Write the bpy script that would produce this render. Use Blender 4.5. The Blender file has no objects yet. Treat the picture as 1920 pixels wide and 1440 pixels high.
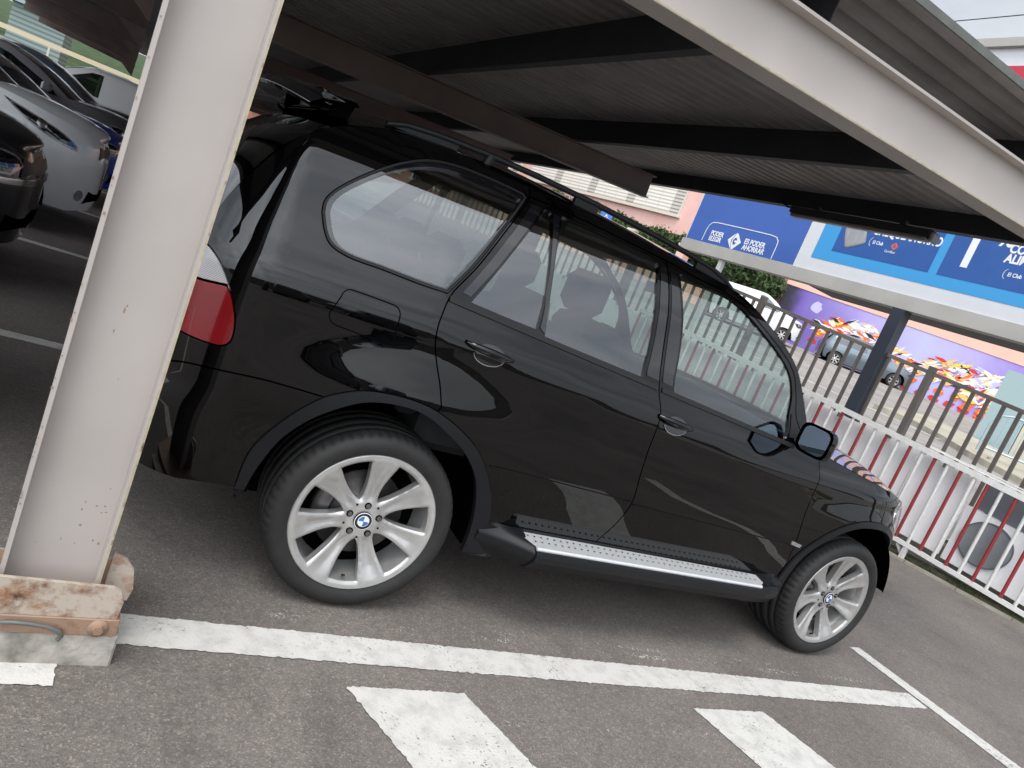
import bpy, math, random
from math import sin, cos, pi, radians, sqrt, atan2
from mathutils import Vector, Matrix
from mathutils.geometry import delaunay_2d_cdt
random.seed(7)
scene = bpy.context.scene
C = scene.collection

# ------------------------------------------------------------------ camera
cd = bpy.data.cameras.new("camera"); cam = bpy.data.objects.new("camera", cd); C.objects.link(cam)
yaw, pitch, roll = 0.51455, 0.16619, 0.38317
fw = Vector((sin(yaw)*cos(pitch), cos(yaw)*cos(pitch), -sin(pitch)))
rt = Vector((cos(yaw), -sin(yaw), 0)); up = rt.cross(fw)
r2 = rt*cos(roll)+up*sin(roll); u2 = -rt*sin(roll)+up*cos(roll)
M = Matrix((( r2.x, u2.x, -fw.x), (r2.y, u2.y, -fw.y), (r2.z, u2.z, -fw.z)))
cam.matrix_world = Matrix.Translation((-0.97323, -2.35582, 1.48532)) @ M.to_4x4()
cd.sensor_width = 36; cd.lens = 36*1349.66/1920; cd.clip_start = .05; cd.clip_end = 2000
scene.camera = cam
scene.render.resolution_x = 1024; scene.render.resolution_y = 768

# ------------------------------------------------------------------ sky, sun, exposure
SUN_EL, SUN_AZ = radians(64), atan2(-.62, -.60)      # direction towards the sun
world = bpy.data.worlds.new("World"); scene.world = world; world.use_nodes = True
nt = world.node_tree; nt.nodes.clear()
def N(nt, typ, **kw):
    n = nt.nodes.new(typ)
    for k, v in kw.items():
        if k in n.inputs: n.inputs[k].default_value = v
        else: setattr(n, k, v)
    return n
out = N(nt, 'ShaderNodeOutputWorld'); bg = N(nt, 'ShaderNodeBackground', Strength=.11)
sky = N(nt, 'ShaderNodeTexSky', sky_type='NISHITA', sun_disc=False, sun_elevation=SUN_EL, sun_rotation=pi/2-SUN_AZ)
tc = N(nt, 'ShaderNodeTexCoord')
mp = N(nt, 'ShaderNodeMapping'); mp.inputs['Scale'].default_value = (1.6, 1.6, 4.2)
ns = N(nt, 'ShaderNodeTexNoise', Scale=1.7, Detail=7.0, Roughness=.55)
cr = N(nt, 'ShaderNodeValToRGB')
cr.color_ramp.elements[0].position = .32; cr.color_ramp.elements[0].color = (5.0, 5.5, 6.2, 1)
cr.color_ramp.elements[1].position = .68; cr.color_ramp.elements[1].color = (9.4, 9.6, 9.9, 1)
mx = N(nt, 'ShaderNodeMix', data_type='RGBA'); mx.inputs[0].default_value = .88
nt.links.new(tc.outputs['Generated'], mp.inputs[0]); nt.links.new(mp.outputs[0], ns.inputs['Vector'])
nt.links.new(ns.outputs['Fac'], cr.inputs[0]); nt.links.new(sky.outputs[0], mx.inputs[6])
# the thin overcast is brighter round the hidden sun
dt = N(nt, 'ShaderNodeVectorMath', operation='DOT_PRODUCT'); nt.links.new(tc.outputs['Generated'], dt.inputs[0])
dt.inputs[1].default_value = (cos(SUN_AZ)*cos(radians(38)), sin(SUN_AZ)*cos(radians(38)), sin(radians(38)))
cl = N(nt, 'ShaderNodeMath', operation='MAXIMUM'); cl.inputs[1].default_value = 0
pw_n = N(nt, 'ShaderNodeMath', operation='POWER'); pw_n.inputs[1].default_value = 2.6
sc = N(nt, 'ShaderNodeMath', operation='MULTIPLY_ADD'); sc.inputs[1].default_value = 2.9; sc.inputs[2].default_value = .82
vm = N(nt, 'ShaderNodeVectorMath', operation='SCALE')
nt.links.new(dt.outputs['Value'], cl.inputs[0]); nt.links.new(cl.outputs[0], pw_n.inputs[0]); nt.links.new(pw_n.outputs[0], sc.inputs[0])
nt.links.new(cr.outputs[0], vm.inputs[0]); nt.links.new(sc.outputs[0], vm.inputs['Scale']); nt.links.new(vm.outputs[0], mx.inputs[7])
nt.links.new(mx.outputs[2], bg.inputs['Color']); nt.links.new(bg.outputs[0], out.inputs[0])
sl = bpy.data.lights.new("sun", 'SUN'); sl.energy = 1.2; sl.angle = radians(20); sl.color = (1, .95, .88)
so = bpy.data.objects.new("sun", sl); C.objects.link(so)
sd = Vector((cos(SUN_AZ)*cos(SUN_EL), sin(SUN_AZ)*cos(SUN_EL), sin(SUN_EL)))
so.rotation_euler = sd.to_track_quat('Z', 'Y').to_euler(); so.location = (0, 0, 30)
scene.view_settings.view_transform = 'Standard'; scene.view_settings.look = 'None'
scene.view_settings.exposure = 0.25; scene.view_settings.gamma = 1

# ------------------------------------------------------------------ materials
def lin(c):
    return tuple((x/12.92 if x <= .04045 else ((x+.055)/1.055)**2.4) for x in c)
def hx(h): return lin(tuple(int(h[i:i+2], 16)/255 for i in (0, 2, 4)))
def mat(name, col, rough=.5, metal=0., coat=0., var=0., vscale=8., bump=0., bscale=60., col2=None, spec=.5, vdetail=5., coatr=.03, ramp=(.35,.65), em=None, ior=1.5):
    m = bpy.data.materials.new(name); m.use_nodes = True; t = m.node_tree
    b = t.nodes['Principled BSDF']
    b.inputs['Base Color'].default_value = (*col, 1); b.inputs['Roughness'].default_value = rough
    b.inputs['Metallic'].default_value = metal; b.inputs['Specular IOR Level'].default_value = spec
    b.inputs['Coat Weight'].default_value = coat; b.inputs['Coat Roughness'].default_value = coatr; b.inputs['Coat IOR'].default_value = ior
    if em: b.inputs['Emission Color'].default_value = (*em[0], 1); b.inputs['Emission Strength'].default_value = em[1]
    if var or col2 or bump:
        g = t.nodes.new('ShaderNodeTexCoord')
    if var or col2:
        n = N(t, 'ShaderNodeTexNoise', Scale=vscale, Detail=vdetail, Roughness=.6)
        r = N(t, 'ShaderNodeValToRGB')
        c2 = col2 if col2 else tuple(x*(1-var) for x in col)
        r.color_ramp.elements[0].position = ramp[0]; r.color_ramp.elements[0].color = (*c2, 1)
        r.color_ramp.elements[1].position = ramp[1]; r.color_ramp.elements[1].color = (*col, 1)
        t.links.new(g.outputs['Object'], n.inputs['Vector']); t.links.new(n.outputs['Fac'], r.inputs[0])
        t.links.new(r.outputs[0], b.inputs['Base Color'])
    if bump:
        n2 = N(t, 'ShaderNodeTexNoise', Scale=bscale, Detail=4.)
        bp = N(t, 'ShaderNodeBump', Strength=min(1, bump), Distance=.004 if bump <= 1 else .004*bump)
        t.links.new(g.outputs['Object'], n2.inputs['Vector']); t.links.new(n2.outputs['Fac'], bp.inputs['Height'])
        t.links.new(bp.outputs[0], b.inputs['Normal'])
    return m

def asphalt(name, base, seedoff=0., rows=True):
    m = bpy.data.materials.new(name); m.use_nodes = True; t = m.node_tree; b = t.nodes['Principled BSDF']
    g = t.nodes.new('ShaderNodeTexCoord')
    mpn = N(t, 'ShaderNodeMapping'); mpn.inputs['Location'].default_value = (seedoff, seedoff*.7, 0)
    t.links.new(g.outputs['Object'], mpn.inputs[0])
    big = N(t, 'ShaderNodeTexNoise', Scale=.9, Detail=6., Roughness=.6)
    rb = N(t, 'ShaderNodeValToRGB')
    rb.color_ramp.elements[0].position = .3; rb.color_ramp.elements[0].color = (*[x*.74 for x in base], 1)
    rb.color_ramp.elements[1].position = .7; rb.color_ramp.elements[1].color = (*[x*1.18 for x in base], 1)
    fine = N(t, 'ShaderNodeTexVoronoi', Scale=210.); fine.feature = 'F1'
    rf = N(t, 'ShaderNodeValToRGB'); rf.color_ramp.elements[0].color = (.62, .62, .62, 1); rf.color_ramp.elements[1].color = (1.75, 1.68, 1.58, 1)
    e = rf.color_ramp.elements.new(.6); e.color = (.92, .92, .92, 1)
    e = rf.color_ramp.elements.new(.86); e.color = (1.05, 1.05, 1.05, 1)
    mu = N(t, 'ShaderNodeMix', data_type='RGBA', blend_type='MULTIPLY'); mu.inputs[0].default_value = .8
    n3 = N(t, 'ShaderNodeTexNoise', Scale=30., Detail=8., Roughness=.82)
    r3 = N(t, 'ShaderNodeValToRGB'); r3.color_ramp.elements[0].position = .36; r3.color_ramp.elements[0].color = (.74, .74, .74, 1)
    r3.color_ramp.elements[1].position = .66; r3.color_ramp.elements[1].color = (1.20, 1.18, 1.15, 1)
    mu2 = N(t, 'ShaderNodeMix', data_type='RGBA', blend_type='MULTIPLY'); mu2.inputs[0].default_value = .85
    for a in (big, fine, n3): t.links.new(mpn.outputs[0], a.inputs['Vector'])
    sep = N(t, 'ShaderNodeSeparateColor'); t.links.new(fine.outputs['Color'], sep.inputs[0])
    t.links.new(big.outputs['Fac'], rb.inputs[0]); t.links.new(sep.outputs[0], rf.inputs[0]); t.links.new(n3.outputs['Fac'], r3.inputs[0])
    t.links.new(rb.outputs[0], mu.inputs[6]); t.links.new(rf.outputs[0], mu.inputs[7])
    t.links.new(mu.outputs[2], mu2.inputs[6]); t.links.new(r3.outputs[0], mu2.inputs[7])
    t.links.new(mu2.outputs[2], b.inputs['Base Color'])
    # oil and tyre staining in broad soft blotches
    st = N(t, 'ShaderNodeTexNoise', Scale=2.3, Detail=5., Roughness=.55); t.links.new(mpn.outputs[0], st.inputs['Vector'])
    rs = N(t, 'ShaderNodeValToRGB'); rs.color_ramp.elements[0].position = .34; rs.color_ramp.elements[0].color = (.66, .65, .64, 1); rs.color_ramp.elements[1].position = .46; rs.color_ramp.elements[1].color = (1, 1, 1, 1)
    mu3 = N(t, 'ShaderNodeMix', data_type='RGBA', blend_type='MULTIPLY'); mu3.inputs[0].default_value = .45
    t.links.new(st.outputs['Fac'], rs.inputs[0]); t.links.new(mu2.outputs[2], mu3.inputs[6]); t.links.new(rs.outputs[0], mu3.inputs[7]); t.links.new(mu3.outputs[2], b.inputs['Base Color'])
    bp = N(t, 'ShaderNodeBump', Strength=.5, Distance=.003)
    t.links.new(fine.outputs['Distance'], bp.inputs['Height']); t.links.new(bp.outputs[0], b.inputs['Normal'])
    b.inputs['Roughness'].default_value = .88
    return m

def paint_line(name, wear=.80):
    m = mat(name, (.62, .60, .56), .8, var=.22, vscale=14., bump=.6, bscale=150., ramp=(.3,.55)); t = m.node_tree; b = t.nodes['Principled BSDF']
    g = t.nodes.new('ShaderNodeTexCoord'); n = N(t, 'ShaderNodeTexNoise', Scale=75., Detail=7., Roughness=.75)
    n2 = N(t, 'ShaderNodeTexNoise', Scale=3.2, Detail=3.); ad = N(t, 'ShaderNodeMath', operation='ADD'); ml = N(t, 'ShaderNodeMath', operation='MULTIPLY'); ml.inputs[1].default_value = .35
    r = N(t, 'ShaderNodeValToRGB'); r.color_ramp.elements[0].position = .50; r.color_ramp.elements[0].color = (1, 1, 1, 1)
    r.color_ramp.elements[1].position = .545; r.color_ramp.elements[1].color = (0, 0, 0, 1)
    mix = N(t, 'ShaderNodeMixShader'); tr = N(t, 'ShaderNodeBsdfTransparent'); o = t.nodes['Material Output']
    t.links.new(g.outputs['Object'], n.inputs['Vector']); t.links.new(g.outputs['Object'], n2.inputs['Vector'])
    t.links.new(n2.outputs['Fac'], ml.inputs[0]); t.links.new(n.outputs['Fac'], ad.inputs[0]); t.links.new(ml.outputs[0], ad.inputs[1])
    sb = N(t, 'ShaderNodeMath', operation='SUBTRACT'); sb.inputs[1].default_value = .02
    t.links.new(ad.outputs[0], sb.inputs[0])
    r.color_ramp.elements[0].position = wear-.03; r.color_ramp.elements[1].position = wear+.02
    t.links.new(sb.outputs[0], r.inputs[0]); t.links.new(r.outputs[0], mix.inputs[0]); t.links.new(tr.outputs[0], mix.inputs[1]); t.links.new(b.outputs[0], mix.inputs[2])
    t.links.new(mix.outputs[0], o.inputs[0])
    return m

def steel_paint(name, col, rust=.5, zlow=None):
    "pale painted steel with chips and, near the foot, rust"
    m = bpy.data.materials.new(name); m.use_nodes = True; t = m.node_tree; b = t.nodes['Principled BSDF']
    g = t.nodes.new('ShaderNodeTexCoord'); o = g.outputs['Object']
    n1 = N(t, 'ShaderNodeTexNoise', Scale=2.5, Detail=4.); n2 = N(t, 'ShaderNodeTexNoise', Scale=9., Detail=9., Roughness=.72)
    t.links.new(o, n1.inputs['Vector']); t.links.new(o, n2.inputs['Vector'])
    r1 = N(t, 'ShaderNodeValToRGB'); r1.color_ramp.elements[0].position = .35; r1.color_ramp.elements[0].color = (*[x*.9 for x in col], 1)
    r1.color_ramp.elements[1].position = .65; r1.color_ramp.elements[1].color = (*col, 1)
    t.links.new(n1.outputs['Fac'], r1.inputs[0])
    rr = N(t, 'ShaderNodeValToRGB'); rr.color_ramp.elements[0].position = .35; rr.color_ramp.elements[0].color = (*hx('54331f'), 1)
    rr.color_ramp.elements[1].position = .7; rr.color_ramp.elements[1].color = (*hx('a8754f'), 1)
    n4 = N(t, 'ShaderNodeTexNoise', Scale=25., Detail=6.); t.links.new(o, n4.inputs['Vector']); t.links.new(n4.outputs['Fac'], rr.inputs[0])
    # mask: noise + height term
    sp = N(t, 'ShaderNodeSeparateXYZ'); t.links.new(o, sp.inputs[0])
    mr = N(t, 'ShaderNodeMapRange'); mr.inputs['From Min'].default_value = 0; mr.inputs['From Max'].default_value = zlow or .6
    mr.inputs['To Min'].default_value = .17 if zlow else 0; mr.inputs['To Max'].default_value = 0
    t.links.new(sp.outputs['Z'], mr.inputs['Value'])
    ad = N(t, 'ShaderNodeMath', operation='ADD'); t.links.new(n2.outputs['Fac'], ad.inputs[0]); t.links.new(mr.outputs[0], ad.inputs[1])
    mk = N(t, 'ShaderNodeValToRGB'); mk.color_ramp.elements[0].position = .74-.1*rust; mk.color_ramp.elements[0].color = (0, 0, 0, 1)
    mk.color_ramp.elements[1].position = .90-.1*rust; mk.color_ramp.elements[1].color = (1, 1, 1, 1)
    t.links.new(ad.outputs[0], mk.inputs[0])
    mx = N(t, 'ShaderNodeMix', data_type='RGBA'); t.links.new(mk.outputs[0], mx.inputs[0]); t.links.new(r1.outputs[0], mx.inputs[6]); t.links.new(rr.outputs[0], mx.inputs[7])
    t.links.new(mx.outputs[2], b.inputs['Base Color'])
    bp = N(t, 'ShaderNodeBump', Strength=.25, Distance=.003); t.links.new(n2.outputs['Fac'], bp.inputs['Height']); t.links.new(bp.outputs[0], b.inputs['Normal'])
    b.inputs['Roughness'].default_value = .55
    return m

def glass_mat(name, tint, refl=1.0, dark=0.):
    m = bpy.data.materials.new(name); m.use_nodes = True; t = m.node_tree; t.nodes.clear()
    o = N(t, 'ShaderNodeOutputMaterial'); fr = N(t, 'ShaderNodeFresnel'); fr.inputs['IOR'].default_value = 1.62
    ge = t.nodes.new('ShaderNodeNewGeometry'); mi_ = N(t, 'ShaderNodeMapRange'); mi_.inputs['To Min'].default_value = 1.62; mi_.inputs['To Max'].default_value = 1/1.62   # same reflection from either side of the pane
    t.links.new(ge.outputs['Backfacing'], mi_.inputs['Value']); t.links.new(mi_.outputs[0], fr.inputs['IOR'])
    mu = N(t, 'ShaderNodeMath', operation='MULTIPLY'); mu.inputs[1].default_value = 1.7*refl; mu.use_clamp = True
    tr = N(t, 'ShaderNodeBsdfTransparent'); tr.inputs[0].default_value = (*tint, 1)
    gl = N(t, 'ShaderNodeBsdfGlossy'); gl.inputs['Roughness'].default_value = .0; gl.inputs[0].default_value = (.95, .97, 1, 1)
    mix = N(t, 'ShaderNodeMixShader')
    t.links.new(fr.outputs[0], mu.inputs[0]); t.links.new(mu.outputs[0], mix.inputs[0]); t.links.new(tr.outputs[0], mix.inputs[1]); t.links.new(gl.outputs[0], mix.inputs[2])
    t.links.new(mix.outputs[0], o.inputs[0])
    return m

def ribbed(name, c1_, c2_, sc_):
    m = mat(name, c1_, .14, coat=1., coatr=.02); t = m.node_tree; b = t.nodes['Principled BSDF']; g = t.nodes.new('ShaderNodeTexCoord')
    w = N(t, 'ShaderNodeTexWave', Scale=sc_, bands_direction='Z', Distortion=.3); n = N(t, 'ShaderNodeTexNoise', Scale=7., Detail=3.); a = N(t, 'ShaderNodeMath', operation='MULTIPLY')
    r = N(t, 'ShaderNodeValToRGB'); r.color_ramp.elements[0].position = .05; r.color_ramp.elements[0].color = (*c2_, 1); r.color_ramp.elements[1].position = .6; r.color_ramp.elements[1].color = (*c1_, 1)
    t.links.new(g.outputs['Object'], w.inputs['Vector']); t.links.new(g.outputs['Object'], n.inputs['Vector']); t.links.new(w.outputs['Fac'], a.inputs[0]); t.links.new(n.outputs['Fac'], a.inputs[1]); t.links.new(a.outputs[0], r.inputs[0]); t.links.new(r.outputs[0], b.inputs['Base Color'])
    bp = N(t, 'ShaderNodeBump', Strength=.25, Distance=.001); t.links.new(w.outputs['Fac'], bp.inputs['Height']); t.links.new(bp.outputs[0], b.inputs['Normal'])
    return m
MT = dict(
    redlens=ribbed('ribbed red lamp lens', (.34, .010, .016), (.16, .005, .008), 60.), riblens=ribbed('ribbed clear lamp lens', (.62, .60, .60), (.34, .33, .34), 60.),
    asphalt=asphalt('asphalt', (.192, .171, .154)), street=asphalt('street asphalt', (.34, .32, .30), 5.),
    line=paint_line('road paint', .80), ghost=paint_line('worn road paint', .555),
    post=steel_paint('pale steel paint', (.47, .425, .392), .16, None), foot=steel_paint('rusty steel', (.33, .215, .15), .95, .5),
    footpale=steel_paint('rust stained steel', (.50, .43, .35), 1.75, .5),
    yellowedge=mat('worn yellowed edge', (.50, .43, .30), .6, var=.25, vscale=30.),
    rafter=mat('brown steel', (.17, .118, .10), .55, var=.25, vscale=3.),
    purlin=mat('dark purlin steel', (.030, .031, .037), .55, var=.3, vscale=4.),
    sheet=mat('roof sheet underside', (.36, .34, .325), .6, var=.25, vscale=2.5),
    galv=mat('galvanised edge', (.17, .18, .165), .55, metal=.3, var=.3, vscale=8.),
    concrete=mat('concrete', (.47, .43, .38), .9, col2=(.15, .14, .12), vscale=9., bump=1, bscale=40., vdetail=8.),
    black=mat('black car paint', (.0010, .0010, .0012), .35, coat=1., coatr=.012, spec=.0, ior=1.55, col2=(.0030, .0028, .0026), vscale=150., ramp=(.26, .40)),
    gloss=mat('gloss black pillar', (.005, .005, .007), .12, coat=1., coatr=.01, spec=.1, ior=1.8),
    trim=mat('satin black trim', (.009, .0095, .011), .42, spec=.28, bump=.15, bscale=300.),
    rubber=mat('black rubber', (.012, .012, .012), .55, spec=.4),
    tyre=mat('tyre rubber', (.022, .0215, .021), .66, spec=.4, var=.25, vscale=20., bump=.3, bscale=200.),
    void=mat('dark cavity', (.003, .003, .003), 1., spec=.0),
    alloy=mat('alloy silver', (.52, .51, .495), .30, metal=.6, coat=.3, var=.16, vscale=14.),
    alu=mat('brushed aluminium step', (.74, .75, .76), .36, metal=.4, var=.08, vscale=40.),
    chrome=mat('chrome', (.75, .76, .78), .12, metal=1.),
    dullmetal=mat('dull brake metal', (.12, .115, .11), .45, metal=.8, var=.3, vscale=30.),
    bolt=mat('bolt metal', (.16, .15, .15), .4, metal=.8),
    redlens_=mat('red lamp lens', (.32, .010, .014), .16, coat=1., var=.45, vscale=9.),
    clearlens=mat('ribbed clear lens', (.42, .41, .42), .2, coat=1., metal=.35, var=.45, vscale=30.),
    amber=mat('amber lens', (.5, .16, .02), .2, coat=1.),
    glass=glass_mat('car glass', (.88, 1.0, .95), 1.35), glassr=glass_mat('rear car glass', (.44, .53, .50), 1.85),
    glassd=glass_mat('dark car glass', (.18, .22, .21), 1.3), mirror=mat('mirror glass', (.20, .25, .30), .02, metal=1.),
    seat=mat('grey seat cloth', (.035, .037, .038), .85, var=.2, vscale=14.), dash=mat('dash plastic', (.018, .019, .020), .6),
    liner=mat('headliner', (.10, .10, .095), .9),
    blue=mat('logo blue', (.02, .13, .42), .2, coat=1.), white=mat('logo white', (.75, .76, .77), .3, coat=1.),
)
# ------------------------------------------------------------------ object helpers
def tag(o, label=None, cat=None, group=None, kind=None):
    for k, v in (('label', label), ('category', cat), ('group', group), ('kind', kind)):
        if v: o[k] = v
    return o
def thing(name, label, cat, loc=(0, 0, 0), rotz=0., group=None):
    o = bpy.data.objects.new(name, None); o.empty_display_size = .2; C.objects.link(o)
    o.location = loc; o.rotation_euler = (0, 0, rotz); return tag(o, label, cat, group)
def copy_tree(o, parent=None):
    c = o.copy(); C.objects.link(c); c.parent = parent
    for ch in o.children: copy_tree(ch, c)
    return c
def recenter(e, loc):
    d = Vector(loc)-e.location; e.location = loc
    for ch in e.children: ch.location -= d
class MB:
    def __init__(s): s.v = []; s.f = []; s.n = []; s.sm = []; s.mi = []
    def add(s, vs, fs, ns=None, smooth=False, mi=0):
        b = len(s.v); s.v += [tuple(p) for p in vs]; s.n += [tuple(q) for q in ns] if ns else [(0, 0, 0)]*len(vs)
        for f in fs: s.f.append(tuple(i+b for i in f)); s.sm.append(smooth); s.mi.append(mi)
        return s
    def box(s, x0, x1, y0, y1, z0, z1, mi=0, bev=0.):
        if bev:
            b = bev; vs = []; 
            for z, k in ((z0, b), (z0+b, 0), (z1-b, 0), (z1, b)):
                for (x, y) in ((x0+b+k*.0, y0+k), (x1-b, y0+k), (x1-k, y0+b), (x1-k, y1-b), (x1-b, y1-k), (x0+b, y1-k), (x0+k, y1-b), (x0+k, y0+b)): vs.append((x, y, z))
            fs = [tuple(range(7, -1, -1)), tuple(range(24, 32))]
            for j in range(3):
                for i in range(8): a = j*8+i; c = j*8+(i+1) % 8; fs.append((a, c, c+8, a+8))
            return s.add(vs, fs, mi=mi)
        vs = [(x0, y0, z0), (x1, y0, z0), (x1, y1, z0), (x0, y1, z0), (x0, y0, z1), (x1, y0, z1), (x1, y1, z1), (x0, y1, z1)]
        return s.add(vs, [(0, 3, 2, 1), (4, 5, 6, 7), (0, 1, 5, 4), (1, 2, 6, 5), (2, 3, 7, 6), (3, 0, 4, 7)], mi=mi)
    def bar(s, a, b, w, h, upv=(0, 0, 1), mi=0):
        "box beam from a to b: w across, h along upv"
        a = Vector(a); b = Vector(b); d = (b-a).normalized(); u = Vector(upv); sd_ = d.cross(u).normalized(); u = sd_.cross(d)
        vs = []
        for p in (a, b):
            for (i, j) in ((-1, -1), (1, -1), (1, 1), (-1, 1)): vs.append(p+sd_*w/2*i+u*h/2*j)
        return s.add(vs, [(0, 1, 2, 3), (7, 6, 5, 4), (0, 4, 5, 1), (1, 5, 6, 2), (2, 6, 7, 3), (3, 7, 4, 0)], mi=mi)
    def tube(s, pts, r, n=8, caps=True, mi=0):
        pts = [Vector(p) for p in pts]; rs = r if isinstance(r, (list, tuple)) else [r]*len(pts)
        vs = []; fs = []; ref = None
        for i, p in enumerate(pts):
            d = (pts[min(i+1, len(pts)-1)]-pts[max(i-1, 0)]).normalized()
            if ref is None: ref = Vector((0, 0, 1)) if abs(d.z) < .9 else Vector((1, 0, 0))
            a = d.cross(ref).normalized(); b = a.cross(d).normalized(); ref = b
            for k in range(n): t = 2*pi*k/n; vs.append(p+(a*cos(t)+b*sin(t))*rs[i])
        for i in range(len(pts)-1):
            for k in range(n): q = (k+1) % n; fs.append((i*n+k, i*n+q, (i+1)*n+q, (i+1)*n+k))
        s.add(vs, fs, smooth=True, mi=mi)
        if caps: s.add(vs[:n], [tuple(range(n-1, -1, -1))], mi=mi); s.add(vs[-n:], [tuple(range(n))], mi=mi)
        return s
    def lathe(s, prof, n=96, axis='y', c=(0, 0, 0), rf=None, mi=0, smooth=True, a0=0., a1=2*pi):
        "prof: list of (radius, offset along axis)"
        vs = []; fs = []; m = len(prof); full = abs(a1-a0-2*pi) < 1e-6; cnt = n if full else n+1
        for k in range(cnt):
            t = a0+(a1-a0)*k/n
            for i, (r, h) in enumerate(prof):
                if rf: r = rf(i, k, r)
                if axis == 'y': vs.append((c[0]+r*cos(t), c[1]+h, c[2]+r*sin(t)))
                elif axis == 'z': vs.append((c[0]+r*cos(t), c[1]+r*sin(t), c[2]+h))
                else: vs.append((c[0]+h, c[1]+r*cos(t), c[2]+r*sin(t)))
        for k in range(n):
            q = (k+1) % cnt
            for i in range(m-1): fs.append((k*m+i, q*m+i, q*m+i+1, k*m+i+1))
        return s.add(vs, fs, smooth=smooth, mi=mi)
    def poly(s, pts, t=None, mi=0):
        "flat polygon; t: thickness vector"
        n = len(pts); s.add(pts, [tuple(range(n))], mi=mi)
        if t is not None:
            t = Vector(t); q = [Vector(p)+t for p in pts]; s.add(q, [tuple(range(n-1, -1, -1))], mi=mi)
            s.add([Vector(p) for p in pts]+q, [(i, (i+1) % n, (i+1) % n+n, i+n) for i in range(n)], mi=mi)
        return s
    def grid(s, fn, nu, nv, smooth=True, mi=0, close_u=False):
        vs = [fn(i/nu, j/nv) for i in range(nu+1) for j in range(nv+1)]
        fs = [(i*(nv+1)+j, (i+1)*(nv+1)+j, (i+1)*(nv+1)+j+1, i*(nv+1)+j+1) for i in range(nu) for j in range(nv)]
        return s.add(vs, fs, smooth=smooth, mi=mi)
    def build(s, name, m, parent=None, auto=None):
        me = bpy.data.meshes.new(name); me.from_pydata(s.v, [], s.f); ms = m if isinstance(m, (list, tuple)) else [m]
        for q in ms: me.materials.append(MT[q] if isinstance(q, str) else q)
        me.polygons.foreach_set('use_smooth', s.sm); me.polygons.foreach_set('material_index', s.mi); me.update()
        if any(q != (0, 0, 0) for q in s.n): me.normals_split_custom_set_from_vertices(s.n)
        o = bpy.data.objects.new(name, me); C.objects.link(o)
        if parent:
            o.parent = parent
        return o

# ------------------------------------------------------------------ curves
def sm(pts, step=.02, closed=False):
    "Catmull-Rom through points, resampled"
    n = len(pts); outp = []
    if n < 3 and not closed:
        L = math.dist(pts[0], pts[1]); k = max(1, int(L/step)); return [(pts[0][0]+(pts[1][0]-pts[0][0])*i/k, pts[0][1]+(pts[1][1]-pts[0][1])*i/k) for i in range(k+1)]
    rng = range(n) if closed else range(n-1)
    for i in rng:
        p1, p2 = pts[i], pts[(i+1) % n]
        p0 = pts[(i-1) % n] if closed or i > 0 else (2*p1[0]-p2[0], 2*p1[1]-p2[1])
        p3 = pts[(i+2) % n] if closed or i < n-2 else (2*p2[0]-p1[0], 2*p2[1]-p1[1])
        L = math.dist(p1, p2); k = max(1, int(round(L/step)))
        d0 = max(math.dist(p0, p1), 1e-6)**.5; d1 = max(L, 1e-6)**.5; d2 = max(math.dist(p2, p3), 1e-6)**.5
        m1 = [((p1[c]-p0[c])/d0-(p2[c]-p0[c])/(d0+d1)+(p2[c]-p1[c])/d1)*d1 for c in (0, 1)]
        m2 = [((p2[c]-p1[c])/d1-(p3[c]-p1[c])/(d1+d2)+(p3[c]-p2[c])/d2)*d1 for c in (0, 1)]
        for j in range(k):
            t = j/k; t2 = t*t; t3 = t2*t
            outp.append(tuple(p1[c]*(2*t3-3*t2+1)+m1[c]*(t3-2*t2+t)+p2[c]*(-2*t3+3*t2)+m2[c]*(t3-t2) for c in (0, 1)))
    if not closed: outp.append(tuple(pts[-1]))
    return outp
def cat(*segs):
    o = []
    for s in segs:
        for p in s:
            if not o or math.dist(o[-1], p) > 1e-4: o.append(tuple(p))
    if math.dist(o[0], o[-1]) < 1e-4: o.pop()
    return o
def arc(cx, cz, r, a0, a1, step=.02, rx=None):
    n = max(3, int(abs(radians(a1-a0))*r/step)); rx = rx or r
    return [(cx+rx*cos(radians(a0+(a1-a0)*i/n)), cz+r*sin(radians(a0+(a1-a0)*i/n))) for i in range(n+1)]
def area(p): return sum(p[i][0]*p[(i+1) % len(p)][1]-p[(i+1) % len(p)][0]*p[i][1] for i in range(len(p)))/2
def inset_poly(p, d):
    if area(p) < 0: p = p[::-1]
    n = len(p); o = []
    for i in range(n):
        a, b, c = p[i-1], p[i], p[(i+1) % n]
        e1 = (b[0]-a[0], b[1]-a[1]); e2 = (c[0]-b[0], c[1]-b[1]); l1 = math.hypot(*e1) or 1; l2 = math.hypot(*e2) or 1
        n1 = (-e1[1]/l1, e1[0]/l1); n2 = (-e2[1]/l2, e2[0]/l2); s = (n1[0]+n2[0], n1[1]+n2[1]); q = max(.5, (s[0]**2+s[1]**2)/2)
        o.append((b[0]+s[0]*d/q, b[1]+s[1]*d/q))
    return o
def inside(p, x, y):
    r = False; j = len(p)-1
    for i in range(len(p)):
        xi, yi = p[i]; xj, yj = p[j]
        if (yi > y) != (yj > y) and x < (xj-xi)*(y-yi)/(yj-yi)+xi: r = not r
        j = i
    return r
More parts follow.
